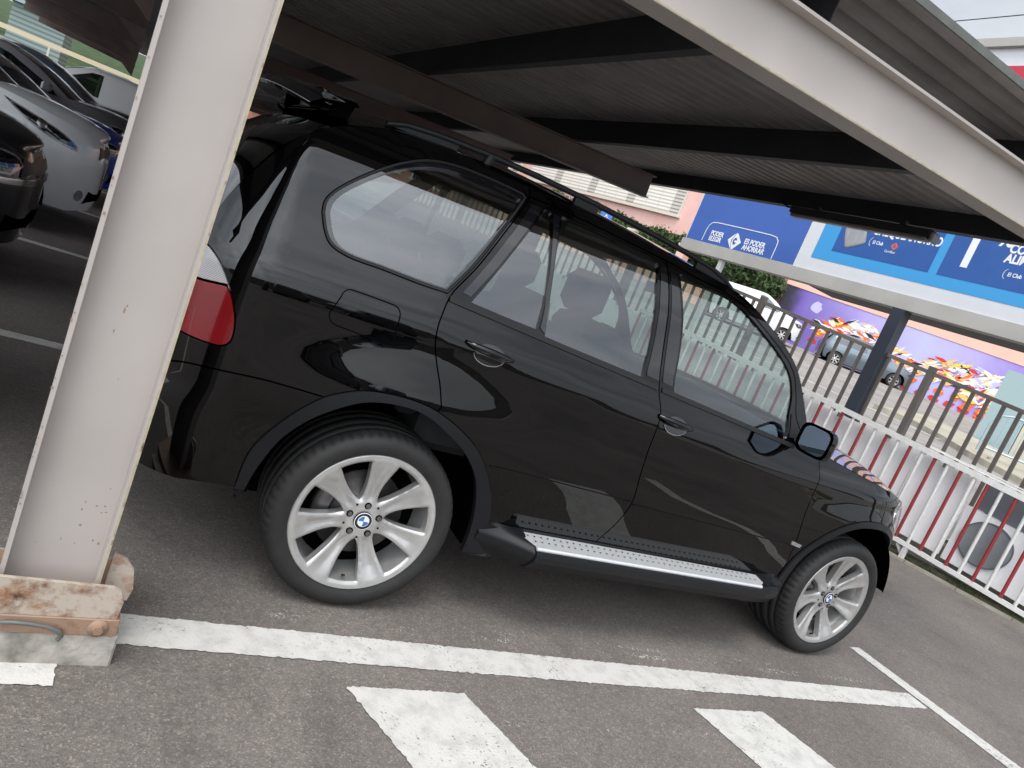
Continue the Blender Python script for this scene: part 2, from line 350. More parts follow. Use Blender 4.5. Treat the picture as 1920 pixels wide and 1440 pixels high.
def triang(outer, holes, step):
    if area(outer) < 0: outer = outer[::-1]
    holes = [h if area(h) > 0 else h[::-1] for h in holes]
    co = []; ed = []; loops = []
    for lp in [outer]+holes:
        b = len(co); co += [Vector(p) for p in lp]; ed += [(b+i, b+(i+1) % len(lp)) for i in range(len(lp))]; loops.append((b, len(lp)))
    nb = len(co)
    cell = {}
    for q in co: cell.setdefault((int(q.x//step), int(q.y//step)), []).append(q)
    x0 = min(p[0] for p in outer); x1 = max(p[0] for p in outer); y0 = min(p[1] for p in outer); y1 = max(p[1] for p in outer)
    iy = 0; y = y0+step*.5
    while y < y1:
        x = x0+step*(.5 if iy % 2 else .25)
        while x < x1:
            if inside(outer, x, y) and not any(inside(h, x, y) for h in holes):
                ok = True; cx, cy = int(x//step), int(y//step)
                for i in (-1, 0, 1):
                    for j in (-1, 0, 1):
                        for q in cell.get((cx+i, cy+j), ()):
                            if (q.x-x)**2+(q.y-y)**2 < (step*.55)**2: ok = False
                if ok: co.append(Vector((x, y)))
            x += step
        y += step*.87; iy += 1
    v, e, f, ov, oe, of = delaunay_2d_cdt(co, ed, [], 0, 1e-7)
    fs = []
    for t in f:
        a = [v[i] for i in t]; cx = sum(q.x for q in a)/len(a); cy = sum(q.y for q in a)/len(a)
        if inside(outer, cx, cy) and not any(inside(h, cx, cy) for h in holes):
            if sum(a[i].x*a[(i+1) % len(a)].y-a[(i+1) % len(a)].x*a[i].y for i in range(len(a))) < 0: t = tuple(reversed(t))
            fs.append(tuple(t))
    back = {}
    for i, src in enumerate(ov):
        for s_ in src: back[s_] = i
    lps = [[back.get(b+i, b+i) for i in range(n)] for b, n in loops]
    return [(q.x, q.y) for q in v], fs, lps

class Pch:
    def __init__(s, xs, ys):
        s.x = xs; s.y = ys; n = len(xs); s.h = [xs[i+1]-xs[i] for i in range(n-1)]; d = [(ys[i+1]-ys[i])/s.h[i] for i in range(n-1)]
        m = [d[0]]+[0.]*(n-2)+[d[-1]]
        for i in range(1, n-1):
            if d[i-1]*d[i] > 0: w1 = 2*s.h[i]+s.h[i-1]; w2 = s.h[i]+2*s.h[i-1]; m[i] = (w1+w2)/(w1/d[i-1]+w2/d[i])
        s.m = m
    def __call__(s, x):
        if x <= s.x[0]: return s.y[0]
        if x >= s.x[-1]: return s.y[-1]
        i = 0
        while x > s.x[i+1]: i += 1
        t = (x-s.x[i])/s.h[i]; t2 = t*t; t3 = t2*t
        return s.y[i]*(2*t3-3*t2+1)+s.h[i]*s.m[i]*(t3-2*t2+t)+s.y[i+1]*(-2*t3+3*t2)+s.h[i]*s.m[i+1]*(t3-t2)

class Flank:
    "side skin of a car: u along the car (metres), z up; wraps round both ends to the middle"
    def __init__(s, W, B, R, F, US, UE, RY, PR, FS, FE, FY, PF, bow=.012, xm=1.3, bumps=(), sh=0.):
        s.sh = sh
        s.W = W; s.B = Pch(*B); s.R = Pch(*R); s.F = Pch(*F); s.US, s.UE, s.RY, s.PR, s.FS, s.FE, s.FY, s.PF = US, UE, RY, PR, FS, FE, FY, PF
        s.bow = bow; s.xm = xm; s.bumps = bumps
    def ins(s, x, z):
        if s.sh and .85 < z < 1.5: z = z+s.sh*max(0, min(x, 2.7))*min(1, (z-.85)/.2)*min(1, (1.5-z)/.25)
        I = s.B(z)+s.bow*((min(max(x, s.US-.05), s.FS+.1)-s.xm)/2.0)**2
        for xc, zc, rx, rz, a in s.bumps:
            q = ((x-xc)/rx)**2+((z-zc)/rz)**2
            if q < 1: I -= a*(1-q)**2
        return I
    def P(s, u, z):
        if u < s.US:
            xr = s.R(z); f = min((s.US-u)/(s.US-s.UE), 1)*pi/2
            x = s.US-(s.US-xr)*sin(f)**(2/s.PR)
            y = s.RY*(1-max(0, cos(f))**(2/s.PR))+max(0, s.UE-u)
            return Vector((x, y+s.ins(x, z), z))
        if u > s.FS:
            xf = s.F(z); f = min((u-s.FS)/(s.FE-s.FS), 1)*pi/2
            x = s.FS+(xf-s.FS)*sin(f)**(2/s.PF)
            y = s.FY*(1-max(0, cos(f))**(2/s.PF))+max(0, u-s.FE)
            return Vector((x, y+s.ins(x, z), z))
        return Vector((u, s.ins(u, z), z))
    def nrm(s, u, z):
        e = .004; d1 = s.P(u+e, z)-s.P(u-e, z); d2 = s.P(u, z+e)-s.P(u, z-e); n = d1.cross(d2)
        return n.normalized() if n.length > 1e-12 else Vector((0, -1, 0))
    def uend(s, z, front=True): return (s.FE+s.W/2-s.FY-s.ins(9, z)) if front else (s.UE-(s.W/2-s.RY-s.ins(-9, z)))

def panel(fl, name, poly, m, parent=None, holes=(), off=0., th=.014, step=.045, gap=.0028, far=False, flat=False, bulge=None, both=False, label=None):
    "skin panel cut from the flank surface; far=True builds the mirrored one"
    outer = inset_poly(poly, gap) if gap else poly
    hs = [inset_poly(h, -gap) if gap else h for h in holes]
    v, f, lps = triang(outer, hs, step)
    res = []
    for side in ((0, 1) if both else ((1,) if far else (0,))):
        mb = MB(); ps = []; nn = []
        for (u, z) in v:
            n = fl.nrm(u, z); p = fl.P(u, z); o = off+(bulge(u, z) if bulge else 0); p = p+n*o
            if side: p = Vector((p.x, fl.W-p.y, p.z)); n = Vector((n.x, -n.y, n.z))
            ps.append(p); nn.append(n)
        fs = [tuple(reversed(t)) for t in f] if side else f
        mb.add(ps, fs, nn if not (flat or bulge) else None, smooth=not flat)
        if th:
            for lp in lps:
                k = len(lp); a = [ps[i] for i in lp]; b = [ps[i]-nn[i]*th for i in lp]
                mb.add(a+b, [(i, (i+1) % k, (i+1) % k+k, i+k) for i in range(k)])
        o = mb.build(name, m, parent[side] if isinstance(parent, (list, tuple)) else parent)
        if label: o['label'] = label
        res.append(o)
    return res if both else res[0]

def cross(fl, name, E, bx, bz, m, parent, ns=28, step=.04, off=0., end=None, smin=0., smax=1., rx=0.):
    "surface spanning the car between the flank curve E and its mirror image; bows by bx (along) and bz (up)"
    pts = sm(E, step); mb = MB(); n = len(pts)-1
    def fn(a, b):
        i = min(int(a*n+.5), n); u, z = pts[i]; p = fl.P(u, z); t = i/n
        s_ = smin+(smax-smin)*b; k = 1-(2*s_-1)**2; k2 = 1-abs(2*s_-1)**2.6
        y = p.y+(fl.W-2*p.y)*s_
        return (p.x+(bx(t) if callable(bx) else bx)*k, y, p.z+(bz(t) if callable(bz) else bz)*k2+off)
    mb.grid(fn, n, ns); o = mb.build(name, m, parent); return o
# ------------------------------------------------------------------ the black SUV
R_ = ([.20,.45,.62,.74,.90,1.1,1.25,1.38,1.54,1.62,1.70,1.78], [-.82,-.93,-.95,-.90,-.90,-.89,-.87,-.83,-.76,-.68,-.58,-.50])
_R = Pch(*R_)
US_, UE_, PR_ = -.57, -1.08, 2.15
def TT(pts):
    "re-express rear-corner points for the tighter corner"
    o = []
    for u, z in pts:
        if u < -.25:
            xr = _R(z); f = min((-.25-u)/.90, 1)*pi/2
            if f < pi/2:
                x = -.25-(-.25-xr)*sin(f)**(2/2.25)
                u = x if x > US_ else US_-(US_-UE_)*math.asin(min(1, ((US_-x)/(US_-xr))**(PR_/2)))/(pi/2)
            else: u = UE_+(u+1.15)*1.86
        o.append((u, z))
    return o
SUV = Flank(1.87,
    ([.20,.42,.58,.72,.85,.98,1.06,1.12,1.175,1.24,1.35,1.50,1.58,1.64,1.70,1.76,1.79], [.060,.028,.012,.001,.000,.002,.003,.0055,.017,.045,.086,.146,.183,.217,.258,.312,.39]),
    R_, ([.20,.5,.75,.9,1.0,1.1,1.2], [3.56,3.66,3.67,3.64,3.56,3.42,3.3]),
    US_, UE_, .48, PR_, 2.70, 4.1, .86, 2.15,
    bumps=((-.0, .78, .62, .31, .034), (2.80, .76, .62, .30, .030)), sh=.075)
suv = thing('parked_suv', 'large black SUV with silver seven spoke alloy wheels parked under the carport', 'car')
BL, TR = 'black', 'trim'
G1 = sm([(.108,.879),(.075,.957),(.043,1.017),(.009,1.093),(-.001,1.154),(.006,1.208),(.017,1.255)])
G1U = sm([(.017,1.255),(.030,1.285),(.098,1.391),(.179,1.545),(.272,1.715)])
TL = sm([(.272,1.715),(.412,1.720),(.7,1.716),(1.0,1.707),(1.226,1.692),(1.42,1.682),(1.545,1.645),(1.66,1.593),(1.782,1.532),(1.895,1.452),(1.955,1.36),(2.0,1.27),(2.08,1.19),(2.225,1.142)])
ib = min(range(len(TL)), key=lambda i: abs(TL[i][0]-1.0))
GB = sm([TL[ib],(1.025,1.551),(1.053,1.334),(1.079,1.179),(1.107,1.093),(1.112,.998),(1.116,.914),(1.131,.8),(1.153,.668),(1.132,.567),(1.074,.453)])
GF = sm([(2.225,1.142),(2.246,1.063),(2.244,.948),(2.252,.813),(2.292,.648),(2.312,.56),(2.318,.45)])
FT = sm(TT([(-.66,1.665),(-.527,1.70),(-.309,1.735)])+[(-.022,1.762),(.257,1.770),(.564,1.766),(.998,1.748),(1.25,1.728),(1.45,1.712),(1.58,1.674),(1.69,1.620),(1.81,1.557),(1.93,1.462),(2.036,1.335),(2.12,1.23),(2.2,1.165)])
FH = sm([(2.2,1.165),(2.26,1.135),(2.491,1.100),(2.80,1.062),(3.0,1.030),(3.25,.985),(3.55,.94),(3.8,.92),(4.15,.91)])
def flare_out(a0, a1, c): return arc(c, .385, .487, a0, a1)
RA, FA = .012, 2.80
rear_out = sm(TT([(-.430,.40),(-.415,.55),(-.360,.70),(-.288,.804)])+[(-.240,.843),(-.183,.864),(-.090,.876),(-.016,.876),(.06,.868),(.138,.845),(.215,.812),(.281,.775),(.345,.725),(.405,.66),(.455,.59),(.490,.516),(.512,.45)])
rear_in = sm(TT([(-.400,.40),(-.390,.46),(-.373,.535),(-.345,.63),(-.304,.715)])+[(-.245,.785),(-.17,.826),(-.08,.844),(.0,.845),(.08,.828),(.158,.792),(.24,.747),(.31,.69),(.363,.63),(.40,.56),(.43,.47),(.445,.40),(.455,.30)])
k = min(range(len(rear_out)), key=lambda i: math.dist(rear_out[i], (.108,.857)))
# rear quarter
SEAM = sm(TT([(-.66,1.665),(-.73,1.56),(-.79,1.42),(-.83,1.28),(-.85,1.16)]))
LAMP = sm(TT([(-.85,1.155),(-.804,1.156),(-.739,1.130),(-.691,1.092),(-.655,1.05),(-.61,.977),(-.597,.925),(-.600,.895),(-.620,.877),(-.70,.868),(-.85,.866)]), .012)
BS = sm(TT([(-.86,.752),(-.80,.758),(-.731,.779),(-.62,.796),(-.481,.806),(-.36,.806),(-.288,.804)]))
k2 = min(range(len(rear_out)), key=lambda i: math.dist(rear_out[i], TT([(-.288,.804)])[0]))
QW = sm(TT([(-.467,1.381),(-.474,1.415),(-.463,1.449),(-.416,1.509),(-.346,1.577),(-.261,1.638),(-.167,1.685),(-.061,1.709),(.052,1.717),(.172,1.718),(.240,1.716)]), .012)
QW2 = sm([(.255,1.703),(.167,1.545),(.086,1.391),(.010,1.276)], .02); QW3 = sm(TT([(.006,1.270),(-.104,1.268),(-.24,1.272),(-.350,1.275),(-.406,1.294),(-.437,1.329),(-.467,1.381)]), .012)
QWIN = cat(QW, QW2, QW3)
QGL = cat(sm(TT([(-.440,1.385),(-.443,1.415),(-.427,1.454),(-.36,1.531),(-.285,1.597),(-.196,1.647),(-.128,1.671),(-.056,1.684),(.057,1.692),(.176,1.696),(.222,1.692)]), .012), sm([(.229,1.684),(.140,1.53),(.066,1.400),(-.002,1.288)]), sm(TT([(-.010,1.284),(-.106,1.283),(-.242,1.286),(-.345,1.289),(-.388,1.306),(-.415,1.340),(-.440,1.385)]), .012))
quarter = cat(FT[:0], [p for p in FT if p[0] < .272][::-1], SEAM, LAMP, TT([(-.86, .80)]), BS, rear_out[k2:k+1], G1, G1U, [(.272, 1.765)])
panel(SUV, 'rear_quarter_panel', quarter, BL, (suv, suv), holes=[QWIN], both=True, step=.04)
# side skin above the doors (cant rail and windscreen pillar)
tl_end = [p for p in TL if p[0] <= 2.081]
rail = cat([(.272,1.766)], [p for p in FT if p[0] > .272], [(2.232,1.148)], TL[::-1], [(.272,1.715)])
panel(SUV, 'windscreen_pillar', rail, BL, (suv, suv), both=True, step=.03)
# doors
RG = cat(sm([(.432,1.695),(.70,1.697),(.944,1.689)], .03), sm([(.944,1.689),(.949,1.589),(.974,1.373),(.976,1.212)], .03), sm([(.976,1.212),(.7,1.2265),(.452,1.240)], .03), sm([(.452,1.240),(.430,1.45),(.424,1.563),(.432,1.695)], .03))
SG = cat(sm([(.112,1.270),(.18,1.390),(.250,1.52),(.345,1.690)], .03), [(.352,1.694),(.372,1.694)], sm([(.376,1.685),(.384,1.627),(.400,1.487),(.412,1.368),(.408,1.262)], .03), sm([(.400,1.256),(.25,1.262),(.112,1.270)], .03))
FG = cat(sm([(1.082,1.676),(1.226,1.669),(1.40,1.664),(1.44,1.656),(1.536,1.624),(1.649,1.572),(1.768,1.510),(1.870,1.438),(1.925,1.355),(1.945,1.27),(1.962,1.18),(1.955,1.150)], .02), sm([(1.940,1.144),(1.563,1.165),(1.172,1.194)], .03), sm([(1.166,1.2),(1.148,1.386),(1.10,1.606),(1.082,1.676)], .03))
ro2 = rear_out[k:]
rdoor = cat(TL[:ib+1], GB, [(1.074,.450),(.80,.450),(.520,.452)], ro2[::-1], G1, G1U)
fdoor = cat(TL[ib:], GF, [(2.31,.442),(1.5,.446),(1.074,.450)], GB[::-1])
def door_bulge(u, z): return 0.
rds = panel(SUV, 'rear_door', rdoor, BL, (suv, suv), holes=[RG, SG], both=True, step=.04)
fds = panel(SUV, 'front_door', fdoor, BL, (suv, suv), holes=[FG], both=True, step=.04)
def glass_panel(poly, m, par, nm='window_glass'): panel(SUV, nm, inset_poly(poly, -.006), m, par, off=-.010, th=0, gap=0, step=.06, both=True)
glass_panel(RG, 'glassr', rds); glass_panel(SG, 'glassr', rds); glass_panel(FG, 'glass', fds); glass_panel(QGL, 'glassr', (suv, suv), 'quarter_window')
# window surround of the quarter light
def ringpanel(name, outer, inner, m, par, off, th=.012, step=.03): return panel(SUV, name, outer, m, par, holes=[inner], off=off, th=th, step=step, gap=0, both=True)
ringpanel('window_seal', inset_poly(QWIN, .001), inset_poly(QWIN, .008), 'rubber', (suv, suv), .004)
ringpanel('window_surround', inset_poly(QWIN, .010), QGL, 'gloss', (suv, suv), .002)
# glossy pillar covers on the doors
def strip(pts_a, pts_b): return cat(pts_a, pts_b[::-1])
bp1 = strip(sm([(.962,1.672),(.968,1.589),(.990,1.373),(.992,1.222)], .03), sm([(.996,1.672),(1.012,1.589),(1.040,1.373),(1.066,1.216)], .03))
panel(SUV, 'pillar_cover', bp1, 'gloss', rds, off=.003, th=.004, gap=0, step=.04, both=True)
bp2 = strip(sm([(1.022,1.665),(1.044,1.52),(1.070,1.334),(1.090,1.215)], .03), sm([(1.064,1.665),(1.084,1.586),(1.132,1.386),(1.148,1.212)], .03))
panel(SUV, 'pillar_cover', bp2, 'gloss', fds, off=.003, th=.004, gap=0, step=.04, both=True)
bp0 = strip(sm([(.064,1.290),(.125,1.393),(.205,1.545),(.282,1.690)], .03), sm([(.098,1.285),(.165,1.393),(.238,1.525),(.330,1.690)], .03))
panel(SUV, 'pillar_cover', bp0, 'gloss', rds, off=.003, th=.004, gap=0, step=.04, both=True)
dv = strip(sm([(.384,1.690),(.392,1.60),(.408,1.45),(.420,1.30),(.418,1.262)], .03), sm([(.420,1.690),(.414,1.60),(.422,1.45),(.440,1.30),(.444,1.246)], .03))
panel(SUV, 'window_divider', dv, 'gloss', rds, off=.004, th=.01, gap=0, step=.03, both=True)
# belt line mouldings
def belt(a, b, par):
    up_ = lambda x: 1.2655-(x-.015)*.0655+.010*max(0, 1-abs(x-.5)/.6)*0
    n = 20; t = [(a+(b-a)*i/n, up_(a+(b-a)*i/n)) for i in range(n+1)]; l = [(x, z-.020) for x, z in t]
    panel(SUV, 'belt_moulding', strip(t, l), 'rubber', par, off=.0055, th=.012, gap=0, step=.03, both=True)
belt(.020, 1.066, rds); belt(1.094, 2.02, fds)
n_ = [(-.40+.42*i/14, 1.270-.0045*0) for i in range(15)]
# lower door moulding line
def sill_line(a, za, b, zb, par):
    t = [(a+(b-a)*i/16, za+(zb-za)*i/16) for i in range(17)]; l = [(x, z-.007) for x, z in t]
    panel(SUV, 'door_crease', strip(t, l), BL, par, off=.007, th=.010, gap=0, step=.03, both=True)
sill_line(.402, .697, 1.143, .677, rds); sill_line(1.166, .667, 2.28, .635, fds)
# front wing
FO = cat(arc(FA, .385, .487, 172, 22)); fo = [(2.318,.45)]+[p for p in FO]
fl_bump = sm([(3.255,.568),(3.20,.70),(3.16,.745),(3.17,.775)], .02)
LF = sm([(3.17,.785),(3.06,.83),(2.985,.90),(2.99,.955),(3.06,.995),(3.12,1.005)], .02)
wing = cat(GF, fo, fl_bump, LF, [p for p in FH if p[0] < 3.12][::-1], [(2.2,1.165),(2.232,1.146)])
panel(SUV, 'front_wing', wing, BL, (suv, suv), both=True, step=.035)
HL = cat(LF, sm([(3.12,1.005),(3.25,.982),(3.5,.945),(3.72,.925)], .02), sm([(3.80,.90),(3.84,.84),(3.78,.80),(3.55,.785),(3.17,.785)], .02))
hl = panel(SUV, 'headlight', HL, 'clearlens', (suv, suv), off=.0, both=True, step=.03)
panel(SUV, 'indicator_lens', inset_poly(cat(sm([(3.0,.91),(3.03,.86),(3.12,.82),(3.25,.81)]), sm([(3.25,.81),(3.22,.90),(3.18,.965)]), sm([(3.18,.965),(3.08,.96),(3.02,.94),(3.0,.91)])), .0), 'chrome', hl, off=.002, th=.003, gap=0, step=.03, both=True)
# front bumper + kidney grille
BPF = cat([(3.17,.775)], sm([(3.55,.775),(3.80,.79),(3.9,.90),(4.155,.905)], .04), [(4.19,.60),(4.20,.30),(3.5,.28),(3.33,.30)], sm([(3.275,.385),(3.27,.48),(3.255,.568),(3.20,.70),(3.16,.745),(3.17,.775)], .02))
bpf = panel(SUV, 'front_bumper', BPF, BL, (suv, suv), both=True, step=.05)
panel(SUV, 'grille', cat([(3.93,.64),(4.15,.64),(4.15,.86),(3.95,.86),(3.90,.80)]), 'chrome', (suv, suv), off=.006, both=True, step=.04, th=.02)
panel(SUV, 'air_intake', cat([(3.62,.36),(4.12,.36),(4.12,.52),(3.66,.52)]), 'void', (suv, suv), off=.004, both=True, step=.05, gap=0)
fog = panel(SUV, 'fog_light', arc(3.42, .50, .055, 0, 350), 'clearlens', (suv, suv), off=.006, both=True, step=.02, gap=0)
# rear bumper, tailgate, lamps
BPR = cat(BS, [rear_out[i] for i in range(k2, -1, -1)], TT([(-.43,.400),(-.62,.385),(-.9,.36),(-1.39,.36),(-1.39,.75),(-.86,.752)]))
panel(SUV, 'rear_bumper', BPR, BL, (suv, suv), both=True, step=.045)
TG = TT(cat([(-.86,.757),(-.852,.86),(-1.0,.866),(-1.02,1.02),(-.99,1.155),(-.852,1.16)], sm([(-.85,1.16),(-.845,1.20),(-.842,1.22)], .02), [(-1.385,1.22),(-1.385,.757)]))
panel(SUV, 'tailgate', TG, BL, (suv, suv), both=True, step=.05)
RW = TT(cat(sm([(-.838,1.225),(-.80,1.40),(-.742,1.545),(-.68,1.655)], .03), [(-1.39,1.655),(-1.39,1.225)]))
panel(SUV, 'rear_window', RW, 'glassd', (suv, suv), both=True, step=.05, off=-.002)
LAMPIN = [(-.99,1.152),(-1.015,1.02),(-1.0,.868)]
tl1 = [p for p in LAMP if p[1] >= 1.049]; tl2 = [p for p in LAMP if p[1] < 1.049]
lu = cat(tl1, TT([(-.675,1.066),(-.76,1.052),(-.85,1.040),(-1.01,1.035),(-.99,1.152)]))
ll = cat(TT([(-.672,1.0635)]), tl2, TT([(-1.0,.868),(-1.01,1.032),(-.85,1.037),(-.76,1.049)]))
lamp = panel(SUV, 'tail_light', ll, 'redlens', (suv, suv), both=True, step=.03, off=.002)
panel(SUV, 'reversing_lens', lu, 'riblens', lamp, both=True, step=.03, off=.002)
# sills, wheel arch flares, wheel housings
fl1 = cat(rear_out, [(.53,.440),(.62,.438),(.70,.400),(.70,.36),(.68,.30),(.455,.295)], rear_in[::-1])
def fl_b(u, z): return .012
panel(SUV, 'wheel_arch_trim', fl1, TR, (suv, suv), off=.010, both=True, step=.02, th=.03, gap=.001)
fo2 = cat(arc(FA, .385, .487, 176, -8)); fi2 = cat(arc(FA, .385, .452, 190, -8))
fl2 = cat([(2.16,.432),(2.30,.44)], fo2, fi2[::-1], [(2.335,.30),(2.14,.33),(2.10,.40)])
panel(SUV, 'wheel_arch_trim', fl2, TR, (suv, suv), off=.010, both=True, step=.02, th=.03, gap=.001)
panel(SUV, 'sill', [(.60,.30),(2.20,.30),(2.20,.444),(.60,.448)], TR, (suv, suv), off=-.004, both=True, step=.06)
for s in (0, 1):
    # step board: dark body with a bright perforated tread
    Y = lambda y: (SUV.W-y) if s else y
    mb = MB(); prof = [(.045,.428),(-.090,.424),(-.112,.412),(-.116,.396),(-.108,.368),(-.06,.318),(.02,.300),(.06,.300)]
    xs = [.70,.80,1.0,1.3,1.6,1.9,2.10,2.22]; sc = [1,1,1,1,1,1,1,.8]
    vs = []; 
    for x, q in zip(xs, sc):
        for y, z in prof: vs.append((x, Y(.045+(y-.045)*q), z))
    m_ = len(prof); mb.add(vs, [(i*m_+j, (i+1)*m_+j, (i+1)*m_+j+1, i*m_+j+1) for i in range(len(xs)-1) for j in range(m_-1)])
    mb.add(vs[:m_], [tuple(range(m_))]); mb.add(vs[-m_:], [tuple(range(m_))])
    sb = mb.build('side_step', TR, suv)
    # end mouldings sweeping from the arch to the step
    for (xa, xb, xc) in ((.48, .60, .72), (2.345, 2.27, 2.12)):
        def fn(a, b):
            t = a; w = min(1, t*1.02)**1.5
            x = xa+(xc-xa)*t
            y0 = .030; yo = -.112*w+.012*(1-w)
            pr = [(y0,.428+.03*(1-w)),(yo+.03,.427+.01*(1-w)),(yo,.405),(yo+.01,.37),(yo+.05,.322-.02*(1-w)),(y0,.300-.01*(1-w))]
            i = b*5; j = min(int(i), 4); f = i-j
            return (x, Y(pr[j][0]*(1-f)+pr[j+1][0]*f), pr[j][1]*(1-f)+pr[j+1][1]*f)
        mb = MB(); mb.grid(fn, 12, 15); mb.build('step_end_cap', TR, suv)
    # tread
    tv = [(.640,.034),(2.135,.020),(2.11,-.060),(2.06,-.094),(.712,-.094)]
    mb = MB(); mb.poly([(x, Y(y), .4315) for x, y in tv], (0, 0, -.004)); mb.tube([(.70, Y(-.094), .4235), (2.065, Y(-.094), .4235)], .0095, 10)
    tr_ = mb.build('step_tread', 'alu', sb)
    mb = MB()
    for r_, (yy, ofs) in enumerate(((.000, 0), (-.045, .017))):
        for i in range(40):
            x = .70+ofs+i*.0345
            if x < 2.07: mb.add([(x+.0052*cos(t*pi/4), Y(yy+.0052*sin(t*pi/4)), .4335) for t in range(8)], [tuple(range(8))])
    mb.build('tread_hole_dots', 'void', tr_)['kind'] = 'stuff'  # flat black discs painted in for the dark perforations of the tread
    # wheel housings
    for xc in (RA, FA):
        mb = MB(); mb.lathe([(.455, .030), (.47, .05), (.47, .55), (.02, .56)], 48, 'y', (xc, 0, .385), a0=radians(-9 if xc < 1 else 9), a1=radians(179))
        mb.v = [(x, Y(y), z) for x, y, z in mb.v]
        mb.build('wheel_housing', 'void', suv)
# dark inner body
shell = cat([p for p in FT if p[0] < 2.19][::-1], SEAM, TT([(-.86,1.1),(-.86,.42),(-.45,.42)]), arc(RA, .385, .47, 187, 5), [(.50,.31),(2.31,.31)], arc(FA, .385, .47, 187, -5), [(3.3,.33),(3.6,.4),(3.6,.9),(3.2,.96),(2.6,1.05),(2.24,1.12)])
panel(SUV, 'inner_body', shell, 'void', (suv, suv), holes=[inset_poly(RG, -.01), inset_poly(SG, -.008), inset_poly(FG, -.012), inset_poly(QGL, -.006)], off=-.030, th=0, both=True, step=.08, gap=.012)
mb = MB(); mb.box(-.40, 3.30, .30, 1.57, .28, .36); mb.box(-.76, -.42, .14, 1.73, .43, .50); mb.box(.47, 2.33, .10, 1.77, .30, .36); mb.box(3.25, 3.5, .3, 1.57, .3, .8)
mb.box(-.42, .47, .62, 1.25, .3, .85); mb.box(2.33, 3.28, .50, 1.37, .3, .9)
mb.build('underbody', 'void', suv)
# roof, windscreen, bonnet
roofE = [p for p in FT if p[0] <= 1.46]
wsE = [p for p in FT if p[0] >= 1.44]
cross(SUV, 'roof', [(p[0], p[1]) for p in roofE[::3]]+[roofE[-1]], lambda t: -.06*(1-t)**3+.05*t**3, .055, BL, suv)
cross(SUV, 'windscreen', wsE[::3]+[wsE[-1]], lambda t: .05+.12*t, lambda t: .055-.03*t, 'glass', suv)
cross(SUV, 'bonnet', FH[::4]+[FH[-1]], lambda t: .17*(1-t)+.02*t, lambda t: .025+.07*min(1, t*2.5)*(1-max(0,t-.75)*3), BL, suv)
# rear spoiler with a gap over the roof edge
mb = MB()
def wing_fn(a, b):
    y = .27+1.33*a; e = abs(2*a-1); pr = [(-.70,1.700),(-.715,1.712),(-.66,1.742),(-.52,1.765),(-.36,1.772),(-.34,1.762),(-.40,1.745),(-.55,1.728),(-.70,1.700)]
    i = b*8; j = min(int(i), 7); f = i-j; x = pr[j][0]*(1-f)+pr[j+1][0]*f; z = pr[j][1]*(1-f)+pr[j+1][1]*f
    x = -.70+(x+.70)*.70; return (x+.10*e**6*(1 if x < -.58 else .0)+.05*(1-e*e)*-1*(1 if x < -.58 else 0), y, z+.030*(1-e*e)-.012*e**8)
mb.grid(wing_fn, 30, 32)
sp = mb.build('rear_spoiler', 'gloss', suv)
for y in (.31, 1.56):
    mb = MB(); mb.poly([(-.535, y-.012, 1.69), (-.47, y-.012, 1.70), (-.455, y-.012, 1.765), (-.53, y-.012, 1.742)], (0, .024, 0)); mb.build('spoiler_bracket', 'void', sp)
# roof rails
for s in (0, 1):
    Y = lambda y: (SUV.W-y) if s else y
    xs = [-.33,-.26,-.14,.05,.3,.6,.9,1.15,1.32,1.42,1.49]; zt = [1.752,1.778,1.793,1.806,1.813,1.812,1.803,1.790,1.774,1.752,1.722]
    mb = MB(); vs = []
    for x, z in zip(xs, zt):
        for (dy, dz) in ((-.014,0),(-.014,-.016),(.014,-.016),(.014,0),(.006,.006),(-.006,.006)): vs.append((x, Y(.345+dy), z+dz))
    mb.add(vs, [(i*6+j, i*6+(j+1) % 6, (i+1)*6+(j+1) % 6, (i+1)*6+j) for i in range(len(xs)-1) for j in range(6)], smooth=True)
    mb.tube([(.075, Y(.345), 1.735), (.09, Y(.345), 1.80)], .02, 8)
    mb.poly([(-.33, Y(.333), 1.745), (-.05, Y(.333), 1.76), (-.05, Y(.333), 1.792), (-.25, Y(.333), 1.775)], (0, .02 if not s else -.02, 0))
    mb.box(.50, .62, min(Y(.333), Y(.357)), max(Y(.333), Y(.357)), 1.74, 1.808)
    mb.poly([(1.22, Y(.333), 1.73), (1.47, Y(.333), 1.705), (1.47, Y(.333), 1.722), (1.30, Y(.333), 1.768), (1.22, Y(.333), 1.775)], (0, .02 if not s else -.02, 0))
    mb.build('roof_rail', TR, suv)
